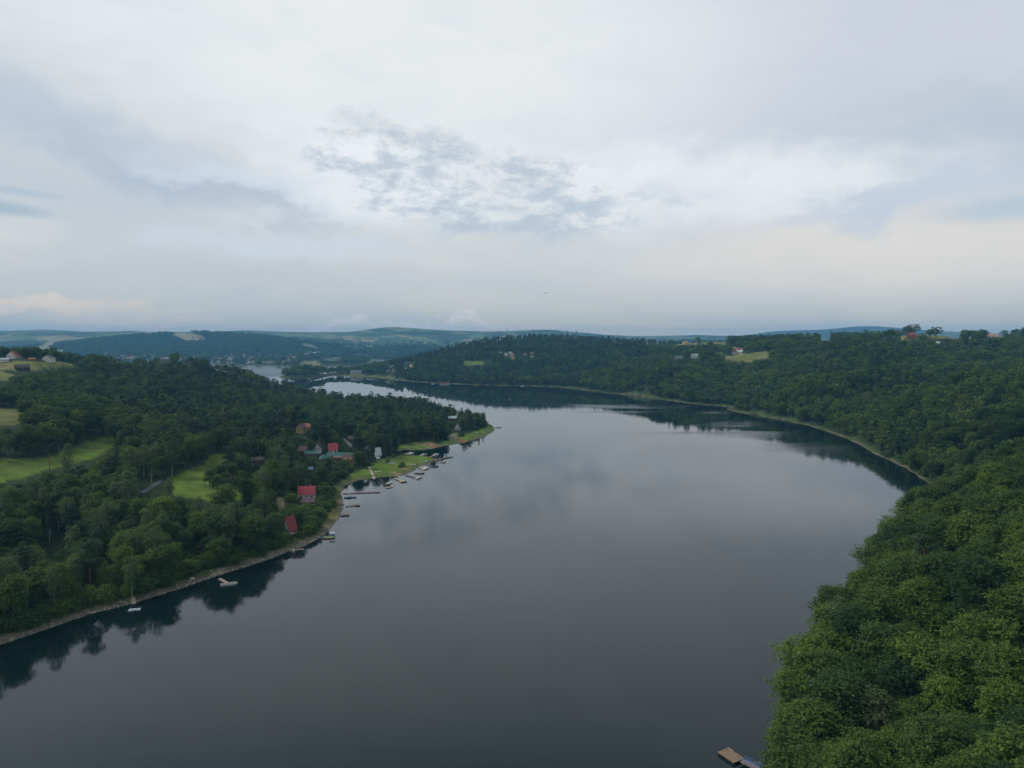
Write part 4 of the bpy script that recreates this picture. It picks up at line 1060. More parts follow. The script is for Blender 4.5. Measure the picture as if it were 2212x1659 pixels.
def slab(b_, P4, t=0.16):
    n_ = (Vector(P4[1]) - Vector(P4[0])).cross(Vector(P4[-1]) - Vector(P4[0])).normalized() * t
    k = len(P4); V = [Vector(p) for p in P4] + [Vector(p) + n_ for p in P4]
    b_.add(V, [tuple(range(k))[::-1], tuple(range(k, 2 * k))] + [(i, (i + 1) % k, k + (i + 1) % k, k + i) for i in range(k)])
def make_roof(b_, w, l, h, rh, kind, lift=0.02):
    ov = 0.5
    if kind == 'hip':
        k = min(w, l) * 0.35; rw = max(0.3, w / 2 - k)
        e0 = h - 0.1 + lift
        A = [(-w/2-ov,-l/2-ov,e0),(w/2+ov,-l/2-ov,e0),(w/2+ov,l/2+ov,e0),(-w/2-ov,l/2+ov,e0)]; r0, r1 = (-rw, 0, h + rh), (rw, 0, h + rh)
        V = A + [r0, r1]; b_.add(V, [(0,1,5,4),(1,2,5),(2,3,4,5),(3,0,4),(3,2,1,0)])
    else:
        s_ = rh / (l / 2); e0 = h - ov * s_ + lift
        slab(b_, [(-w/2-ov,-l/2-ov,e0),(w/2+ov,-l/2-ov,e0),(w/2+ov,0,h+rh+lift),(-w/2-ov,0,h+rh+lift)])
        slab(b_, [(w/2+ov,l/2+ov,e0),(-w/2-ov,l/2+ov,e0),(-w/2-ov,0.0,h+rh+lift),(w/2+ov,0.0,h+rh+lift)])
HOUSE_AT = []
for (nm, lab, cat, (u_, v_), wpx, l, wh, rh, turn, shape, rc, wcol, kr) in HOUSES:
    x, y, z = hit(u_, v_)
    w = wpx * y / F if shape != 'aframe' else l
    if abs(turn) > 40 and shape == 'gable': w, l = l * 1.1, wpx * y / F * 0.9
    if shape == 'aframe': w, l = (8.5 if nm != 'red_cabin' else 4.6), max(5.5, wpx * y / F * 1.25)
    x += 0.0; y += l * 0.3
    z = gz(x, y)
    e = empty(nm, lab, cat, (x, y, z), -math.atan2(x, y) + math.radians(turn))
    HOUSE_AT.append((x, y, max(w, l) * 0.75))
    b_ = MB()
    if shape == 'hip': b_.box(-w/2, w/2, -l/2, l/2, -1.5, wh)
    else: gable_wall(b_, w, l, wh, rh)
    b_.obj('wall', cmat(wcol, 'wall'), e)
    b_ = MB(); make_roof(b_, w, l, wh, rh, shape); rf = b_.obj('roof', cmat(rc, 'roof'), e)
    if shape != 'aframe' and cat in ('house', 'chalet', 'building'):
        b_ = MB(); cx = w * 0.2; b_.box(cx - 0.35, cx + 0.35, l*0.1, l*0.1 + 0.7, wh + rh * 0.5, wh + rh + 0.9); b_.obj('chimney', cmat((0.3, 0.14, 0.10), 'wall'), rf)
    nwin = max(2, int(w / 2.6)); floors = 1 if wh < 3.6 else 2
    for fl in range(floors):
        for k in range(nwin):
            cx = -w/2 + (k + 0.5) * w / nwin; zc = 0.9 + fl * 2.3
            if zc + 0.9 > wh: continue
            if fl == 0 and k == nwin // 2:
                b_ = MB(); b_.box(cx - 0.5, cx + 0.5, -l/2 - 0.06, -l/2 + 0.02, 0.0, 2.0); b_.obj('door', cmat((0.12, 0.07, 0.04), 'wood'), e); continue
            b_ = MB(); b_.box(cx - 0.6, cx + 0.6, -l/2 - 0.05, -l/2 + 0.02, zc, zc + 1.05); b_.obj('window', M_GLASS, e)
    if shape != 'hip':
        for sgn in (-1, 1):
            for yy in (-l * 0.2, l * 0.2):
                b_ = MB(); xa, xb = sorted((sgn * (w/2 + 0.05), sgn * (w/2 - 0.02))); b_.box(xa, xb, yy - 0.5, yy + 0.5, max(0.9, wh - 1.6), max(0.9, wh - 1.6) + 1.1); b_.obj('window', M_GLASS, e)
    if nm == 'orange_chalet':
        for cx in (-2.2, 2.2):
            b_ = MB(); b_.add([(cx-1.1,-l/2-0.3,wh),(cx+1.1,-l/2-0.3,wh),(cx+1.1,-l/2-0.3,wh+1.1),(cx,-l/2-0.3,wh+2.3),(cx-1.1,-l/2-0.3,wh+1.1),
                               (cx-1.1,-0.2,wh),(cx+1.1,-0.2,wh),(cx+1.1,-0.2,wh+1.1),(cx,-0.2,wh+2.3),(cx-1.1,-0.2,wh+1.1)],
                              [(0,1,2,3,4),(9,8,7,6,5),(1,6,7,2),(0,4,9,5),(2,7,8,3),(3,8,9,4)]); b_.obj('dormer', cmat((0.62,0.42,0.10),'wall'), e)
# distant small houses: six shapes, copied
VAR = []
for k, (w, l, h, rh, rc, wcol) in enumerate([(1.0,.8,.42,.35,ORG,WHT),(1.1,.75,.45,.3,SLATE,WHT),(.9,.9,.5,.35,BRN,CREAM),(1.2,.8,.4,.3,(0.30,0.10,0.07),WHT),(1.0,.7,.45,.32,SILV,CREAM),(1.3,.9,.5,.32,(0.36,0.2,0.13),YEL)]):
    b_ = MB(); gable_wall(b_, w, l, h, rh); nf = len(b_.f); b2 = MB(); 
    s_ = rh / (l / 2); ov = 0.05; e0 = h - ov * s_ + 0.01
    b_.add([(-w/2-ov,-l/2-ov,e0),(w/2+ov,-l/2-ov,e0),(w/2+ov,0,h+rh+.02),(-w/2-ov,0,h+rh+.02),(w/2+ov,l/2+ov,e0),(-w/2-ov,l/2+ov,e0)], [(0,1,2,3),(3,2,4,5)], 1)
    for cx in (-w * 0.25, w * 0.25): b_.box(cx - 0.07, cx + 0.07, -l/2 - 0.012, -l/2, 0.12, 0.28, 2)
    VAR.append(b_.mesh('house', [cmat(wcol, 'wall'), cmat(rc, 'roof'), M_GLASS]))
CLAB = {0: ('small pale house in the distant village left of the far bay', 'houses of the far left village'), 1: ('small pale house in the village on the far lake shore', 'houses of the far shore village'),
        2: ('small house beside the smoke on the far slope', 'houses on the far slope'), 3: ('small house in the hamlet on the wooded hill', 'hamlet on the wooded hill'),
        4: ('small house in the row along the plateau edge', 'houses along the plateau'), 5: ('small house above the green field on the right hill', 'houses above the right field'),
        6: ('small house among trees where the isthmus meets the hill', 'houses above the isthmus'), 7: ('small house on the distant bare ridge', 'houses on the bare ridge')}
wcn = ['orange-roofed', 'grey-roofed', 'brown-roofed', 'red-roofed', 'silver-roofed', 'tan-roofed']
for i, (ci_, x, y, z, sz) in enumerate(CH):
    k = rnd.randrange(6)
    o = bpy.data.objects.new(CLUSTERS[ci_][3].replace(' ', '_'), VAR[k]); COL.objects.link(o)
    s_ = sz * rnd.uniform(0.75, 1.25); o.location = (x, y, gz(x, y)); o.scale = (s_, s_, s_)
    o.rotation_euler = (0, 0, -math.atan2(x, y) + rnd.uniform(-1.2, 1.2))
    lab, grp = CLAB[ci_]; o['label'] = lab.replace('small ', 'small %s ' % wcn[k]).replace('pale ', ''); o['category'] = 'house'; o['group'] = grp
# white hotel and church on the far shore, masts on the ridges
def hotel(u_, v_, L, h, lab, nm):
    x, y, z = hit(u_, v_, dmin=2500); e = empty(nm, lab, 'hotel', (x, y, z), -math.atan2(x, y))
    b_ = MB(); b_.box(-L/2, L/2, -8, 8, -3, h); b_.box(-L/2 - 9, -L/2, -6, 10, -3, h * 0.7); b_.obj('wall', cmat((0.7, 0.7, 0.7), 'wall'), e)
    b_ = MB(); b_.box(-L/2 - 1, L/2 + 1, -9, 9, h, h + 1.2); b_.obj('roof', cmat(SLATE, 'roof'), e)
    for fl in range(int(h // 3.4)):
        b_ = MB(); b_.box(-L/2 + 2, L/2 - 2, -8.2, -8, 1.2 + fl * 3.4, 2.6 + fl * 3.4); b_.obj('window', M_GLASS, e)
hotel(708, 779, 44, 9, 'long white flat-roofed hotel on the far lake shore', 'long_hotel')
hotel(731, 775, 26, 8, 'shorter pale hotel block behind the long white one', 'hotel_block')
for (u_, v_, h, lab) in [(367, 773, 30, 'white church with pointed spire in the distant left village'), (307, 770, 18, 'white chapel with low tower above the distant left village')]:
    x, y, z = hit(u_, v_, dmin=2500); e = empty('church', lab, 'church', (x, y, z), 0.3)
    b_ = MB(); gable_wall(b_, 22, 10, 8, 5); b_.obj('nave', cmat((0.7,0.7,0.68), 'wall'), e)
    b_ = MB(); make_roof(b_, 22, 10, 8, 5, 'gable'); b_.obj('roof', cmat(SLATE, 'roof'), e)
    b_ = MB(); b_.box(-14, -9.5, -2.5, 2.5, -2, h * 0.6); b_.obj('tower', cmat((0.7,0.7,0.68), 'wall'), e)
    b_ = MB(); b_.add([(-14.3,-2.8,h*0.6),(-9.2,-2.8,h*0.6),(-9.2,2.8,h*0.6),(-14.3,2.8,h*0.6),(-11.7,0,h)], [(0,1,4),(1,2,4),(2,3,4),(3,0,4),(3,2,1,0)]); b_.obj('spire', cmat(SLATE, 'roof'), e)
def pylon(u_, vtop, d, h, lab, arms=2, nm='lattice_pylon', cat='pylon'):
    x, y, zt = at_depth(u_, vtop, d); z = gz(x, y); h = max(h, zt - z)
    e = empty(nm, lab, cat, (x, y, z), -math.atan2(x, y) + 0.4)
    b_ = MB(); w = 3.2
    for sx in (-1, 1):
        for sy in (-1, 1): b_.bar((sx * w, sy * w, -2), (sx * 0.5, sy * 0.5, h), 0.7)
    k = 8
    for i in range(k):
        a = w * (1 - i / k) + 0.5 * i / k; c_ = w * (1 - (i + 1) / k) + 0.5 * (i + 1) / k
        z0, z1 = h * i / k, h * (i + 1) / k
        for sy in (-1, 1): b_.bar((-a, sy * a, z0), (c_, sy * c_, z1), 0.3); b_.bar((a, sy * a, z0), (-c_, sy * c_, z1), 0.3)
    b_.obj('lattice_tower', cmat((0.12, 0.13, 0.14)), e)
    for j in range(arms):
        b_ = MB(); zz_ = h * (0.72 + 0.2 * j); b_.bar((-8 + 2 * j, 0, zz_), (8 - 2 * j, 0, zz_), 0.8, 0.8); b_.bar((-8 + 2 * j, 0, zz_), (0, 0, zz_ + 2.5), 0.4); b_.bar((8 - 2 * j, 0, zz_), (0, 0, zz_ + 2.5), 0.4)
        b_.obj('cross_arm', cmat((0.12, 0.13, 0.14)), e)
pylon(1226, 714, 3100, 40, 'steel power pylon left of two, behind the wooded hill crest')
pylon(1245, 713, 3500, 38, 'steel power pylon right of two, behind the wooded hill crest')
pylon(1095.6, 709, 6500, 55, 'thin radio mast on the far ridge above the wooded hill', 0, 'radio_mast', 'mast')
pylon(542, 710, 7800, 40, 'thin mast on the far green ridge at left', 0, 'radio_mast', 'mast')

# ------------------------------------------------------------------ jetties, floats and boats
def wp(u_, v_, z=0.0): x, y = on_plane(u_, v_, z); return Vector((x, y, z))
WD = {'brown': (0.16,0.105,0.075), 'red': (0.22,0.10,0.08), 'grey': (0.20,0.19,0.18), 'light': (0.45,0.33,0.19), 'dark': (0.07,0.065,0.06), 'blue': (0.08,0.14,0.24), 'green': (0.13,0.20,0.07), 'pink': (0.30,0.22,0.20)}
def deck_mesh(L, w, z=0.5, plank=0.24, t=0.10, gaps=0):
    b_ = MB(); n_ = max(2, int(L / plank))
    for k in range(n_):
        if gaps and (k // gaps) % 2: continue
        x0 = k * L / n_; j = rnd.uniform(-0.02, 0.02)
        b_.box(x0 + 0.015, x0 + L / n_ - 0.015, -w/2 + j, w/2 + j, z - t, z)
    for s_ in (-1, 1):
        y0 = s_ * (w/2 - 0.15); b_.box(0, L, y0 - 0.07, y0 + 0.07, z - t - 0.2, z - t - 0.003)
    return b_
def jetty(nm, lab, a, b_pt, w, col, end=None, endcol=None, z=0.5, rail=None, gaps=0, floats=False):
    A = wp(*a, z); B = wp(*b_pt, z); d = B - A; L = d.length; rz = math.atan2(d.y, d.x)
    e = empty(nm, lab, 'jetty', (A.x, A.y, 0), rz)
    deck_mesh(L, w, z, gaps=gaps).obj('walkway', cmat(WD[col], 'wood'), e)
    for k in range(max(2, int(L / 4) + 1)):
        x0 = min(L - 0.1, 0.3 + k * 4.0)
        for s_ in (-1, 1):
            b_ = MB(); b_.tube([(x0, s_ * (w/2 - 0.05), -1.2), (x0, s_ * (w/2 - 0.05), z + (0.25 if k % 2 else 0.0))], [0.07, 0.06]); b_.obj('post', cmat(WD['dark'], 'wood'), e)
    if end:
        el_, ew, off = end
        b_ = deck_mesh(el_, ew, z + 0.04); me_ = b_.obj('platform', cmat(WD[endcol or col], 'wood'), e); me_.location = (L - 0.2, off, 0)
        b_ = MB(); b_.box(0.1, el_ - 0.1, -ew/2 + 0.12, ew/2 - 0.12, -0.25, z - 0.26); f_ = b_.obj('float', cmat((0.05, 0.06, 0.07)), e); f_.location = (L - 0.2, off, 0)
    if rail:
        for s_ in (-1, 1):
            b_ = MB(); b_.bar((0, s_ * w/2, z + 1.0), (L, s_ * w/2, z + 1.0), 0.06); b_.bar((0, s_ * w/2, z + 0.5), (L, s_ * w/2, z + 0.5), 0.045)
            for k in range(int(L / 1.5) + 1): b_.bar((k * 1.5, s_ * w/2, z), (k * 1.5, s_ * w/2, z + 1.0), 0.05)
            b_.obj('railing', cmat(rail), e)
    return e, A, B, L
def hull(L, B, H, nst=11):
    V, Fq = [], []; prof = [(0.0, -0.30), (0.55, -0.22), (0.86, 0.1), (1.0, 1.0)]
    ring = prof[::-1] + [(-a, h) for a, h in prof[1:]]
    for i in range(nst):
        t = i / (nst - 1); wv = (0.82 + 0.5 * t - 0.9 * t * t) if t < 0.5 else max(0.02, (1 - ((t - 0.5) / 0.5) ** 2.3) * 0.90)
        sheer = H * (1 + 0.35 * t * t)
        for (a, h) in ring: V.append((t * L - L / 2, a * B / 2 * wv, h * sheer if h > 0 else h * H * (1 - t * 0.6)))
    k = len(ring)
    for i in range(nst - 1):
        for j in range(k - 1): Fq.append((i * k + j, i * k + j + 1, (i + 1) * k + j + 1, (i + 1) * k + j))
    Fq.append(tuple(range(k))[::-1])
    return V, Fq, ring, k
def boat(nm, lab, a, b_pt=None, L=None, turn=0, kind='rowing', col=(0.7,0.7,0.68), trim=(0.5,0.5,0.5), z=0.05, wide=0.34, grp=None, ongrass=False):
    if b_pt: A = wp(*a, z); B = wp(*b_pt, z); c_ = (A + B) / 2; d = B - A; L = max(L or 0, d.length); rz = math.atan2(d.y, d.x)
    else:
        if ongrass: x, y, zz_ = hit(*a); c_ = Vector((x, y, zz_ + 0.25))
        else: c_ = wp(*a, z)
        rz = math.radians(turn)
    e = empty(nm, lab, 'boat', (c_.x, c_.y, c_.z if ongrass else z), rz, grp)
    B_ = L * wide; H = 0.16 * min(L, 6) ** 0.8
    V, Fq, ring, k = hull(L, B_, H); b_ = MB(); b_.add(V, Fq); h_ = b_.obj('hull', cmat(col), e)
    for p in h_.data.polygons: p.use_smooth = False
    sd = h_.modifiers.new('thick', 'SOLIDIFY'); sd.thickness = 0.06
    # floor / deck
    b_ = MB(); zf = H * (0.45 if kind == 'rowing' else 0.93)
    pts = []
    for i in range(11):
        t = i / 10; wv = (0.82 + 0.5 * t - 0.9 * t * t) if t < 0.5 else max(0.02, (1 - ((t - 0.5) / 0.5) ** 2.3) * 0.90)
        pts.append((t * L - L/2 + 0.02, wv * B_/2 * (0.88 if kind == 'rowing' else 0.96)))
    V2 = [(x_, -y_, zf) for x_, y_ in pts] + [(x_, y_, zf) for x_, y_ in pts]
    b_.add(V2, [(i, i + 1, 12 + i, 11 + i) for i in range(10)]); b_.obj('floor' if kind == 'rowing' else 'deck', cmat(trim), e)
    if kind == 'rowing':
        for x_ in (-L * 0.22, L * 0.08):
            b_ = MB(); b_.box(x_ - 0.13, x_ + 0.13, -B_ * 0.42, B_ * 0.42, H * 0.72, H * 0.72 + 0.05); b_.obj('seat', cmat((0.3, 0.2, 0.12), 'wood'), e)
    else:
        b_ = MB(); h2 = 0.18 * min(L, 7)
        b_.add([(-L*.18,-B_*.3,zf),(L*.22,-B_*.24,zf),(L*.22,B_*.24,zf),(-L*.18,B_*.3,zf),(-L*.15,-B_*.26,zf+h2*.6),(L*.10,-B_*.2,zf+h2*.6),(L*.10,B_*.2,zf+h2*.6),(-L*.15,B_*.26,zf+h2*.6)],
               [(0,1,5,4),(1,2,6,5),(2,3,7,6),(3,0,4,7),(4,5,6,7)]); cb = b_.obj('cabin', cmat(col), e)
        b_ = MB(); b_.add([(L*.195,-B_*.18,zf+h2*.15),(L*.195,B_*.18,zf+h2*.15),(L*.125,B_*.16,zf+h2*.52),(L*.125,-B_*.16,zf+h2*.52)], [(0,1,2,3)]); w_ = b_.obj('windscreen', M_GLASS, cb); w_.location = (0.03, 0, 0.03)
        if kind == 'sail':
            b_ = MB(); b_.tube([(L*.08, 0, zf), (L*.08, 0, L * 1.25)], [0.07, 0.04]); b_.tube([(L*.08, 0, zf + 0.9), (-L*.35, 0, zf + 0.8)], [0.06, 0.05]); b_.obj('mast', cmat((0.55, 0.55, 0.55)), e)
            b_ = MB(); b_.tube([(L*.06, 0, zf + 1.0), (-L*.33, 0, zf + 0.92)], [0.13, 0.10]); b_.obj('furled_sail', cmat((0.1, 0.16, 0.3)), e)
    return e
jetty('long_jetty', 'long reddish wooden jetty with square end platform, longest of the bay', (741,1065.5), (811.5,1062.4), 1.3, 'red', (3.0, 3.2, 0.4), 'pink')
jetty('blue_pontoon', 'dark blue floating pontoon just below the long reddish jetty', (743,1074.5), (770,1073), 2.2, 'blue')
b_ = MB(); A = wp(756, 1073.5)
e = empty('canopied_pedal_boat', 'small boat with light blue canopy moored at the dark blue pontoon', 'boat', (A.x, A.y + 1.5, 0), 0.05)
b_.box(-1.6, -0.0, -1.0, -0.55, -0.1, 0.4); b_.box(-1.6, 0.0, 0.55, 1.0, -0.1, 0.4); b_.box(-1.6, 0, -0.55, 0.55, 0.3, 0.45); b_.obj('float', cmat((0.5, 0.55, 0.6)), e)
b_ = MB(); b_.box(-1.9, 0.3, -1.1, 1.1, 1.75, 1.85)
for sx in (-1.5, -0.1):
    for sy in (-0.9, 0.9): b_.bar((sx, sy, 0.4), (sx, sy, 1.76), 0.05)
b_.obj('canopy', cmat((0.12, 0.25, 0.42)), e)
jetty('ladder_jetty', 'narrow jetty with open gaps and small dark end platform', (747,1093.2), (769.5,1091.3), 0.9, 'dark', (2.4, 3.6, 0.2), 'brown', gaps=5)
jetty('stub_jetty', 'short jetty with wide grey-brown platform below the ladder-like one', (731,1113), (738,1112.6), 0.8, 'grey', (4.6, 3.2, 0.3), 'brown')
jetty('dark_jetty', 'dark gangway ending in a dark platform near the concrete slip', (820,1034), (833,1046), 1.0, 'dark', (3.6, 4.6, 0.4), 'dark')
boat('white_sailboat', 'white sailboat with tall mast moored behind the dark platform', (838,1045), (845.5,1043.5), kind='sail', L=5.2)
jetty('yellow_float', 'yellowish wooden float tied to the dark platform', (834,1053), (848.5,1051), 1.6, 'light')
jetty('pale_jetty', 'pale new-wood jetty with platform, right of the dark one', (852.5,1032.6), (866,1038.6), 1.5, 'light', (4.2, 3.0, 0.3), 'light')
boat('black_rowing_boat', 'black open boat beside the pale new-wood jetty', (867,1042.6), (878.5,1041.2), col=(0.03,0.035,0.04), trim=(0.06,0.06,0.06), kind='rowing')
jetty('thin_jetty', 'thin dark jetty leading to a white sailboat', (876,1026), (899,1032), 0.8, 'dark')
boat('moored_sailboat', 'long white sailboat at the end of the thin dark jetty', (898,1034.6), (912.6,1030.6), kind='sail', L=7.5, wide=0.26)
jetty('low_jetty', 'low dark jetty between two moored white boats', (895,1021.5), (907,1023), 0.9, 'dark')
boat('brown_rowing_boat', 'brown open boat tied to the low dark jetty', (906,1024.2), (916.8,1022.8), col=(0.12,0.06,0.04), trim=(0.1,0.08,0.07))
boat('grey_rowing_boat', 'dark grey open boat nearer the meadow at the low jetty', (897,1023.2), (905,1022.4), col=(0.06,0.07,0.08), trim=(0.08,0.08,0.08))
jetty('short_jetty', 'short dark jetty beside the white and orange motorboat', (904.5,1011.4), (914,1012.4), 0.9, 'dark')
boat('white_motorboat', 'white motorboat with orange waterline halfway along the meadow', (912.5,1015), (927.5,1010.2), kind='motor', trim=(0.5,0.28,0.2))
jetty('slim_jetty', 'slim greenish jetty with a dark boat at its end', (918.5,1005.6), (937,1008.2), 0.9, 'grey')
boat('green_rowing_boat', 'dark green boat at the end of the slim jetty', (936.5,1009.3), (947,1007.7), col=(0.05,0.09,0.06), trim=(0.08,0.1,0.08))
jetty('gangway_jetty', 'straight thin jetty off the meadow tip', (934,998.8), (958,997.6), 0.8, 'grey')
boat('cream_motorboat', 'cream boat with cover at the thin jetty off the meadow tip', (956,1000), (963,997.6), kind='motor', col=(0.55,0.5,0.4), trim=(0.2,0.2,0.2))
jetty('bent_long_jetty', 'long brown jetty reaching out past the meadow tip', (940,994.8), (978,986), 1.8, 'brown')
boat('slipway_rowing_boat', 'pale boat lying on the long brown jetty side', (960,988.2), (969,986.2), col=(0.5,0.5,0.48), trim=(0.3,0.3,0.3))
jetty('inlet_jetty', 'pale jetty in the inlet ending at a covered boat', (923,989), (938.5,983.2), 1.3, 'light')
boat('covered_boat', 'grey boat under pale cover at the inlet jetty', (936,984), (948,981.6), kind='motor', col=(0.5,0.52,0.52), trim=(0.3,0.32,0.34))
boat('inlet_motorboat', 'grey motorboat in the middle of the inlet', (907,985.4), (922,981.8), kind='motor', col=(0.42,0.42,0.4), trim=(0.25,0.2,0.16))
boat('red_striped_motorboat', 'white motorboat with red deck at the head of the inlet', (880,982.4), (894,978.6), kind='motor', col=(0.68,0.68,0.66), trim=(0.36,0.12,0.12))
boat('inlet_rowing_boat', 'small white boat beside the red-decked motorboat', (873.5,980.8), (881,979.8), col=(0.65,0.64,0.6))
boat('yellow_rowing_boat', 'yellowish boat in the shade of the dark tree by the inlet', (859,973.6), (868,972.6), col=(0.4,0.42,0.24))
jetty('tip_jetty', 'thin jetty off the very tip of the headland', (1067,923.6), (1076,923.2), 0.9, 'dark')
boat('tip_motorboat', 'grey and white motorboat moored off the tip of the headland', (1074,923.8), (1083,922.6), kind='motor', trim=(0.25,0.25,0.28))
for (u_, v_, tr, lab) in [(846,1002,25,'white upturned boat on the meadow nearest the silver roof'),(892,1005.4,-10,'white upturned boat alone on the lower meadow'),(919,998,4,'white boat lying beside a green one near the meadow tip'),
                         (816,1021.4,10,'small white boat on the grass right of the concrete slip'),(1027,935,-20,'white boat on the grass near the tip of the headland')]:
    boat('beached_boat', lab, (u_, v_), L=4.6, turn=tr, ongrass=True)
boat('green_beached_boat', 'green boat lying just behind the white one near the meadow tip', (918,996.4), L=4.6, turn=4, ongrass=True, col=(0.1,0.4,0.25), trim=(0.2,0.45,0.3))
boat('shore_rowing_boat', 'yellowish white boat pulled up on the lower left bank by the stone slab', (626,1186), (636,1192), L=5.2, col=(0.6,0.58,0.42), trim=(0.3,0.28,0.2))
# green float with blue gangway
jetty('blue_gangway', 'blue gangway leading to the green float on the left bank', (688,1161.8), (702,1161.4), 1.1, 'blue')
A = wp(711, 1162)
e = empty('green_float', 'float with green carpet, red stripe and pale blue awning on the left bank', 'float', (A.x, A.y, 0), 0.12)
b_ = MB(); b_.box(-3.2, 3.0, -1.9, 1.9, -0.3, 0.42); b_.obj('float', cmat((0.05,0.07,0.10)), e)
b_ = MB(); b_.box(-3.1, 2.9, -1.5, 1.8, 0.423, 0.50); b_.obj('carpet', cmat((0.10,0.17,0.05)), e)
b_ = MB(); b_.box(-3.1, 1.6, -2.3, -1.93, 0.1, 0.5); b_.obj('red_bench', cmat((0.35,0.09,0.06)), e)
b_ = MB()
for sx in (0.2, 2.6):
    for sy in (0.3, 1.6): b_.bar((sx, sy, 0.5), (sx, sy, 2.3), 0.06)
b_.add([(0,0.1,2.3),(2.8,0.1,2.3),(2.8,1.8,2.3),(0,1.8,2.3),(0,0.95,2.8),(2.8,0.95,2.8)], [(0,1,5,4),(2,3,4,5),(1,2,5),(3,0,4)]); b_.obj('awning', cmat((0.40,0.52,0.62)), e)
boat('blue_covered_boat', 'blue covered boat behind the green float', (712,1156.8), (723,1154.6), kind='motor', col=(0.2,0.28,0.36), trim=(0.12,0.18,0.26))
# dock and raft of the lower left bank
jetty('dock_gangway', 'pinkish gangway between the stony bank and the grey dock', (474,1249.5), (493,1260), 1.5, 'pink')
A = wp(494.5, 1262.8)
e = empty('grey_dock', 'grey dock with white boat-shaped edge on the lower left bank', 'dock', (A.x, A.y, 0), 0.40)
V, Fq, ring, k = hull(6.6, 2.2, 0.55); b_ = MB(); b_.add(V, Fq); b_.obj('white_hull', cmat((0.68,0.70,0.66)), e)
b_ = deck_mesh(5.6, 1.9, 0.56); d_ = b_.obj('deck', cmat(WD['grey'], 'wood'), e); d_.location = (-3.2, 0.3, 0)
b_ = MB(); b_.tube([(1.6,-0.6,0.6),(2.6,-0.2,0.62),(2.9,0.3,0.62)], [0.10,0.10,0.08]); b_.obj('rope_fender', cmat((0.5,0.6,0.15)), e)
A = wp(290, 1318)
e = empty('pale_raft', 'pale blue-grey notched raft at the water edge of the stony left bank', 'raft', (A.x, A.y, 0), 0.22)
b_ = MB(); b_.box(-1.9, -0.3, -1.1, 1.0, -0.2, 0.35); b_.box(-0.297, 0.897, -0.6, 1.0, -0.2, 0.345); b_.box(0.9, 2.1, -0.9, 1.0, -0.2, 0.35); b_.obj('float', cmat((0.33,0.38,0.40)), e)
b_ = MB()
for sx in (-1.8, 2.0): b_.tube([(sx, 0.9, 0.35), (sx, 0.9, 1.2)], [0.05, 0.05])
b_.bar((-1.8, 0.9, 1.15), (2.0, 0.9, 1.15), 0.05); b_.obj('railing', cmat((0.15, 0.17, 0.2)), e)
x0, y0, z0 = hit(289.5, 1306); x1, y1, z1 = hit(287, 1291)
e = empty('stone_steps', 'pale stone steps leading down to the notched raft', 'steps', (x0, y0, 0), math.atan2(y1 - y0, x1 - x0))
b_ = MB(); Ls = math.hypot(x1 - x0, y1 - y0)
for k in range(9):
    xx = Ls * k / 9; zz_ = gz(x0 + (x1 - x0) * k / 9, y0 + (y1 - y0) * k / 9) + 0.12; b_.box(xx, xx + Ls / 9 * 0.92, -0.75, 0.75, zz_ - 1.0, zz_ + 0.08)
b_.obj('tread', cmat((0.30,0.27,0.20), 'wall'), e)
# concrete slip, stone slab, retaining wall
def strip_on_ground(nm, lab, cat, path, width, col, thick=0.25, kind='wall'):
    pts = [Vector(hit(u_, v_)) for u_, v_ in path]; b_ = MB(); L_, R_ = [], []
    for i, p in enumerate(pts):
        d = (pts[min(i + 1, len(pts) - 1)] - pts[max(i - 1, 0)]); d.z = 0; d.normalize(); n_ = Vector((-d.y, d.x, 0)) * width / 2
        for lst, s_ in ((L_, 1), (R_, -1)):
            q_ = p + n_ * s_; lst.append(Vector((q_.x, q_.y, max(gz(q_.x, q_.y), gz(p.x, p.y), 0) + 0.12)))
    n_ = len(pts)
    V = [p for p in L_] + [p for p in R_] + [p - Vector((0, 0, thick + 0.6)) for p in L_] + [p - Vector((0, 0, thick + 0.6)) for p in R_]
    Fq = []
    for i in range(n_ - 1): Fq += [(i, i + 1, n_ + i + 1, n_ + i), (i, 2*n_ + i, 2*n_ + i + 1, i + 1), (n_ + i, n_ + i + 1, 3*n_ + i + 1, 3*n_ + i)]
    Fq += [(0, n_, 3*n_, 2*n_), (n_ - 1, 3*n_ - 1, 4*n_ - 1, 2*n_ - 1)]
    b_.add(V, Fq); o = b_.obj(nm, cmat(col, kind))
    if cat: o['label'] = lab; o['category'] = cat
    else: o['kind'] = 'structure'
    return o
strip_on_ground('concrete_slipway', 'narrow pale concrete slipway crossing the meadow into the water', 'slipway', [(797,1009),(801,1017),(804,1024),(807,1031),(808.5,1035)], 2.0, (0.33,0.29,0.23))
strip_on_ground('stone_slab', 'reddish stone slab at the water edge beside the pulled-up boat', 'slab', [(637,1188.5),(646,1188),(656,1187)], 1.6, (0.28,0.20,0.15))
strip_on_ground('retaining_wall', 'pale greenish concrete wall on the grass across the inlet', 'wall', [(896,963.6),(908,962),(921,960.4)], 1.4, (0.38,0.42,0.36), 1.0)
strip_on_ground('boat_terrace', 'reddish paved terrace at the inlet mouth', 'terrace', [(924,957),(930,960.5),(938,964)], 5.0, (0.24,0.15,0.12))
strip_on_ground('footpath', '', None, [(669,1154),(680,1158),(690,1162)], 1.1, (0.28,0.23,0.16), 0.05)
strip_on_ground('road', '', None, [(306,1066),(320,1057),(336,1047),(352,1037)], 3.2, (0.085,0.092,0.105), 0.1)
strip_on_ground('road', '', None, [(738,944),(747,952),(754,959),(759,966)], 3.4, (0.15,0.15,0.15), 0.1)
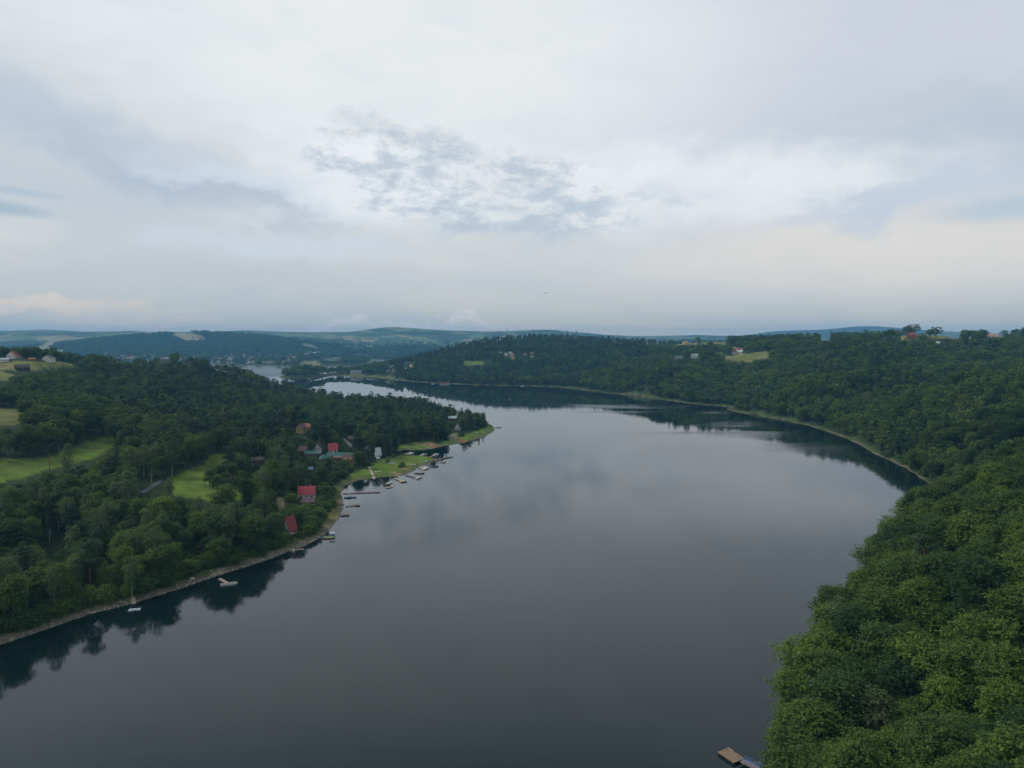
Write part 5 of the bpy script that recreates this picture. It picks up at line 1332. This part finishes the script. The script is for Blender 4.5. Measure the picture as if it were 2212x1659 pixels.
# wooden jetty in the lower right corner
c4 = [wp(1567,1612,0.6), wp(1557.6,1627.8,0.6), wp(1592.3,1651.7,0.6), wp(1603.5,1634,0.6)]
d = c4[2] - c4[1]; L = d.length; rz = math.atan2(d.y, d.x); w = (c4[1] - c4[0]).length
e = empty('plank_landing_stage', 'weathered plank landing stage in the lower right corner', 'jetty', tuple(((c4[0] + c4[1]) / 2).xy) + (0,), rz)
print('stage', L, w)
b_ = MB(); n_ = 26
for k in range(n_):
    x0 = k * L / n_; b_.box(x0 + 0.01, x0 + L/n_ - 0.02, -w/2 + rnd.uniform(-0.04, 0.04), w/2 + rnd.uniform(-0.04, 0.04), 0.5, 0.6 + rnd.uniform(0, 0.015))
b_.obj('deck', mat('old_planks', (0.16,0.11,0.07), 0.9, 0, 1.2, 0.4, 0.15, 0, (9, 0.7, 1), second=(0.36,0.27,0.18)), e)
b_ = MB(); b_.box(0.05, L - 0.05, -w/2 + 0.1, w/2 - 0.1, -0.4, 0.497); b_.obj('float', cmat((0.02,0.022,0.025)), e)
b_ = MB(); b_.box(0.15, 0.35, w/2 - 1.7, w/2 - 0.1, 0.62, 0.75); b_.box(0.35, 1.6, w/2 - 0.35, w/2 - 0.15, 0.62, 0.75); b_.obj('edge_rail', cmat((0.45,0.33,0.22), 'wood'), e)
g0, g1 = wp(1603, 1643, 0.75), wp(1672, 1676, 1.1)
d = g1 - g0; L2 = d.xy.length
e = empty('railed_gangway', 'gangway with blue tubular railings joining the plank stage to the right bank', 'gangway', (g0.x, g0.y, 0), math.atan2(d.y, d.x))
deck_mesh(L2, 1.5, 0.78, 0.3).obj('walkway', cmat(WD['pink'], 'wood'), e)
for s_ in (-1, 1):
    b_ = MB()
    for hz in (0.35, 0.7, 1.05): b_.bar((0, s_ * 0.78, 0.78 + hz), (L2, s_ * 0.78, 0.78 + hz), 0.05)
    for k in range(int(L2 / 1.4) + 1): b_.bar((k * 1.4, s_ * 0.78, 0.6), (k * 1.4, s_ * 0.78, 1.85), 0.05)
    b_.obj('railing', cmat((0.10, 0.20, 0.42)), e)
b_ = MB(); b_.box(0, L2, 0.95, 2.0, 0.1, 0.35); b_.obj('side_float', cmat((0.06, 0.12, 0.28)), e)
b_ = MB(); b_.bar((0.1, 0, 0.5), (3.4, 2.9, 0.55), 0.08); b_.obj('mooring_boom', cmat((0.5, 0.5, 0.48)), e)
# excursion barge and small far boats
A = wp(960.5, 830.5)
e = empty('excursion_barge', 'red and white floating restaurant barge with slanted mast on the far shore', 'barge', (A.x, A.y, 0), 0.05)
V, Fq, ring, k = hull(25, 7, 1.2); b_ = MB(); b_.add(V, Fq); b_.box(-12, 8, -3, 3, 1.1, 1.25); b_.obj('hull', cmat((0.62,0.62,0.62)), e)
b_ = MB(); b_.box(-10, 5, -2.4, 2.4, 1.253, 3.6); b_.obj('deckhouse', cmat((0.30,0.10,0.08)), e)
b_ = MB(); b_.box(-10.5, 5.5, -2.8, 2.8, 3.603, 3.8); b_.box(-7, 0, -2, 2, 3.803, 5.6); b_.obj('upper_deck', cmat((0.33,0.16,0.14)), e)
for k in range(6):
    b_ = MB(); b_.box(-9 + k * 2.4, -7.6 + k * 2.4, -2.46, -2.4, 2.0, 3.0); b_.obj('window', M_GLASS, e)
b_ = MB(); b_.bar((7, 0, 1.2), (12, 0, 10.5), 0.5); b_.bar((6, 0, 1.2), (7, 0, 5), 0.4); b_.obj('mast', cmat((0.5,0.5,0.45)), e)
for (u_, v_, lab) in [(934.5,829.5,'small white boat left of the restaurant barge on the far shore'),(668,818.3,'small boat moored below the wooded island'),(844,818.4,'white boat on the isthmus shore, left of two'),(858,820.8,'white boat on the isthmus shore, right of two'),(824,788.6,'boat on the far water behind the isthmus'),(1128,834.8,'pale boat on the shore below the wooded hill')]:
    boat('distant_boat', lab, (u_, v_), L=9 if v_ > 800 else 14, turn=rnd.uniform(-25, 25), kind='motor')
# grazing white speck above the lake: a bird in flight
x, y, z = at_depth(1178.5, 633, 260)
e = empty('flying_bird', 'dark bird flying high above the middle of the lake', 'bird', (x, y, z), 0.6)
b_ = MB(); b_.tube([(-0.42,0,0),(-0.2,0,0.02),(0.1,0,0.02),(0.34,0,0.04),(0.46,0,0.03)], [0.03,0.09,0.11,0.06,0.015], 8)
b_.add([(0.18,0.05,0.05),(-0.12,0.05,0.05),(-0.16,0.5,0.24),(0.1,0.52,0.26),(-0.14,0.95,0.16)], [(0,1,2,3),(3,2,4)]); b_.add([(0.18,-0.05,0.05),(-0.12,-0.05,0.05),(-0.16,-0.5,0.24),(0.1,-0.52,0.26),(-0.14,-0.95,0.16)], [(3,2,1,0),(4,2,3)])
b_.add([(-0.38,0.03,0),(-0.38,-0.03,0),(-0.62,-0.12,0),(-0.62,0.12,0)], [(0,1,2,3)]); b_.obj('body', cmat((0.05,0.05,0.05)), e)
# stones along the bank
def stones():
    sh = MB(); V, Fq = [], []
    ph = (1 + 5 ** .5) / 2
    iv = np.array([(-1,ph,0),(1,ph,0),(-1,-ph,0),(1,-ph,0),(0,-1,ph),(0,1,ph),(0,-1,-ph),(0,1,-ph),(ph,0,-1),(ph,0,1),(-ph,0,-1),(-ph,0,1)]); iv /= np.linalg.norm(iv[0])
    it = np.array([(0,11,5),(0,5,1),(0,1,7),(0,7,10),(0,10,11),(1,5,9),(5,11,4),(11,10,2),(10,7,6),(7,1,8),(3,9,4),(3,4,2),(3,2,6),(3,6,8),(3,8,9),(4,9,5),(2,4,11),(6,2,10),(8,6,7),(9,8,1)])
    P_ = []
    n_ = len(lake)
    for i in range(n_):
        a, b2 = lake[i], lake[(i + 1) % n_]
        m_ = (a + b2) / 2; L_ = np.linalg.norm(b2 - a)
        if m_[1] < 100: continue
        nearl = m_[0] < 0 and m_[1] < 440; nearr = m_[0] > 0 and m_[1] < 470
        dens = 4.5 if nearl else (3.0 if nearr else 0.0)
        for k in range(int(L_ * dens)):
            t = rnd.random(); p = a * (1 - t) + b2 * t; e_ = (b2 - a) / L_; s_ = abs(rnd.gauss(0, 1.0)) * (1.9 if nearl else 0.9) - 0.4
            q_ = p + np.array([-e_[1], e_[0]]) * s_ ; q2 = p - np.array([-e_[1], e_[0]]) * s_
            P_.append((q_ if shore_dist(q_[:1], q_[1:])[0] > shore_dist(q2[:1], q2[1:])[0] else q2))
    P_ = np.array(P_); Zs = np.maximum(bil(ZG, P_[:, 0], P_[:, 1]), -0.1)
    S_ = 0.13 + 0.32 * rng.random(len(P_)) ** 2.5
    S_ = np.where(rng.random(len(P_)) < 0.03, S_ * 2.1, S_)
    VV = iv[None] * (1 + rng.normal(0, 0.16, (len(P_), 12, 1))) * (S_[:, None] * rng.uniform(0.7, 1.3, (len(P_), 3)) * np.array([1.2, 1.2, 0.7]))[:, None, :]
    VV[:, :, :2] += P_[:, None, :]; VV[:, :, 2] += Zs[:, None]
    FF = it[None] + (np.arange(len(P_)) * 12)[:, None, None]
    m_ = bpy.data.materials.new('stone'); m_.use_nodes = True; T = NT(m_.node_tree)
    T.put(m_.node_tree.nodes['Principled BSDF'].inputs['Base Color'], T.ramp(T.new('ShaderNodeNewGeometry').outputs['Random Per Island'], [(0, (0.07,0.065,0.055)), (0.6, (0.20,0.18,0.15)), (1, (0.38,0.35,0.30))]))
    m_.node_tree.nodes['Principled BSDF'].inputs['Roughness'].default_value = 0.95
    o = bpy.data.objects.new('shore_stones', new_mesh('shore_stones', VV.reshape(-1, 3), FF.ravel(), 3, [m_])); COL.objects.link(o)
    o['kind'] = 'stuff'; o['label'] = 'grey stones and gravel scattered along the waterline'
stones()
# smoke rising on the far slope
x, y, z = hit(686, 757, dmin=2500)
me = bpy.data.meshes.new('smoke'); import bmesh
bm = bmesh.new(); bmesh.ops.create_icosphere(bm, subdivisions=3, radius=1.0)
for v_ in bm.verts:
    v_.co.x = v_.co.x * 38 * (1 + 0.4 * v_.co.z) - 45 * (v_.co.z + 1); v_.co.y *= 40; v_.co.z = (v_.co.z + 1) * 26
bm.to_mesh(me); bm.free()
sm = bpy.data.materials.new('smoke'); sm.use_nodes = True; nt = sm.node_tree; nt.nodes.clear()
o_ = nt.nodes.new('ShaderNodeOutputMaterial'); pv = nt.nodes.new('ShaderNodeVolumePrincipled'); pv.inputs['Color'].default_value = (0.9, 0.93, 1, 1); pv.inputs['Density'].default_value = 0.006
nt.links.new(pv.outputs[0], o_.inputs['Volume']); me.materials.append(sm)
o = bpy.data.objects.new('smoke', me); COL.objects.link(o); o.location = (x, y, z); o['kind'] = 'stuff'; o['label'] = 'thin pale smoke drifting over the far village slope'

# ------------------------------------------------------------------ the air
def make_haze():
    x0, x1, y0, y1, z0, z1 = -12000, 12000, -900, 16800, -10.0, 430.0
    V = [(x0,y0,z0),(x1,y0,z0),(x1,y1,z0),(x0,y1,z0),(x0,y0,z1),(x1,y0,z1),(x1,y1,z1),(x0,y1,z1)]
    Fs = [(0,3,2,1),(4,5,6,7),(0,1,5,4),(1,2,6,5),(2,3,7,6),(3,0,4,7)]
    hm = bpy.data.materials.new('haze'); hm.use_nodes = True
    nt = hm.node_tree; nt.nodes.clear()
    out = nt.nodes.new('ShaderNodeOutputMaterial'); pv = nt.nodes.new('ShaderNodeVolumePrincipled')
    pv.inputs['Color'].default_value = (0.20, 0.56, 0.98, 1); pv.inputs['Density'].default_value = 8.0e-5
    pv.inputs['Anisotropy'].default_value = 0.0
    nt.links.new(pv.outputs[0], out.inputs['Volume'])
    me = new_mesh('haze', V, Fs, 4, [hm]); o = bpy.data.objects.new('haze', me); COL.objects.link(o)
    o['kind'] = 'stuff'; o['label'] = 'thin blue evening haze over the lake and hills'
make_haze()
print('terrain top', TZ.max())
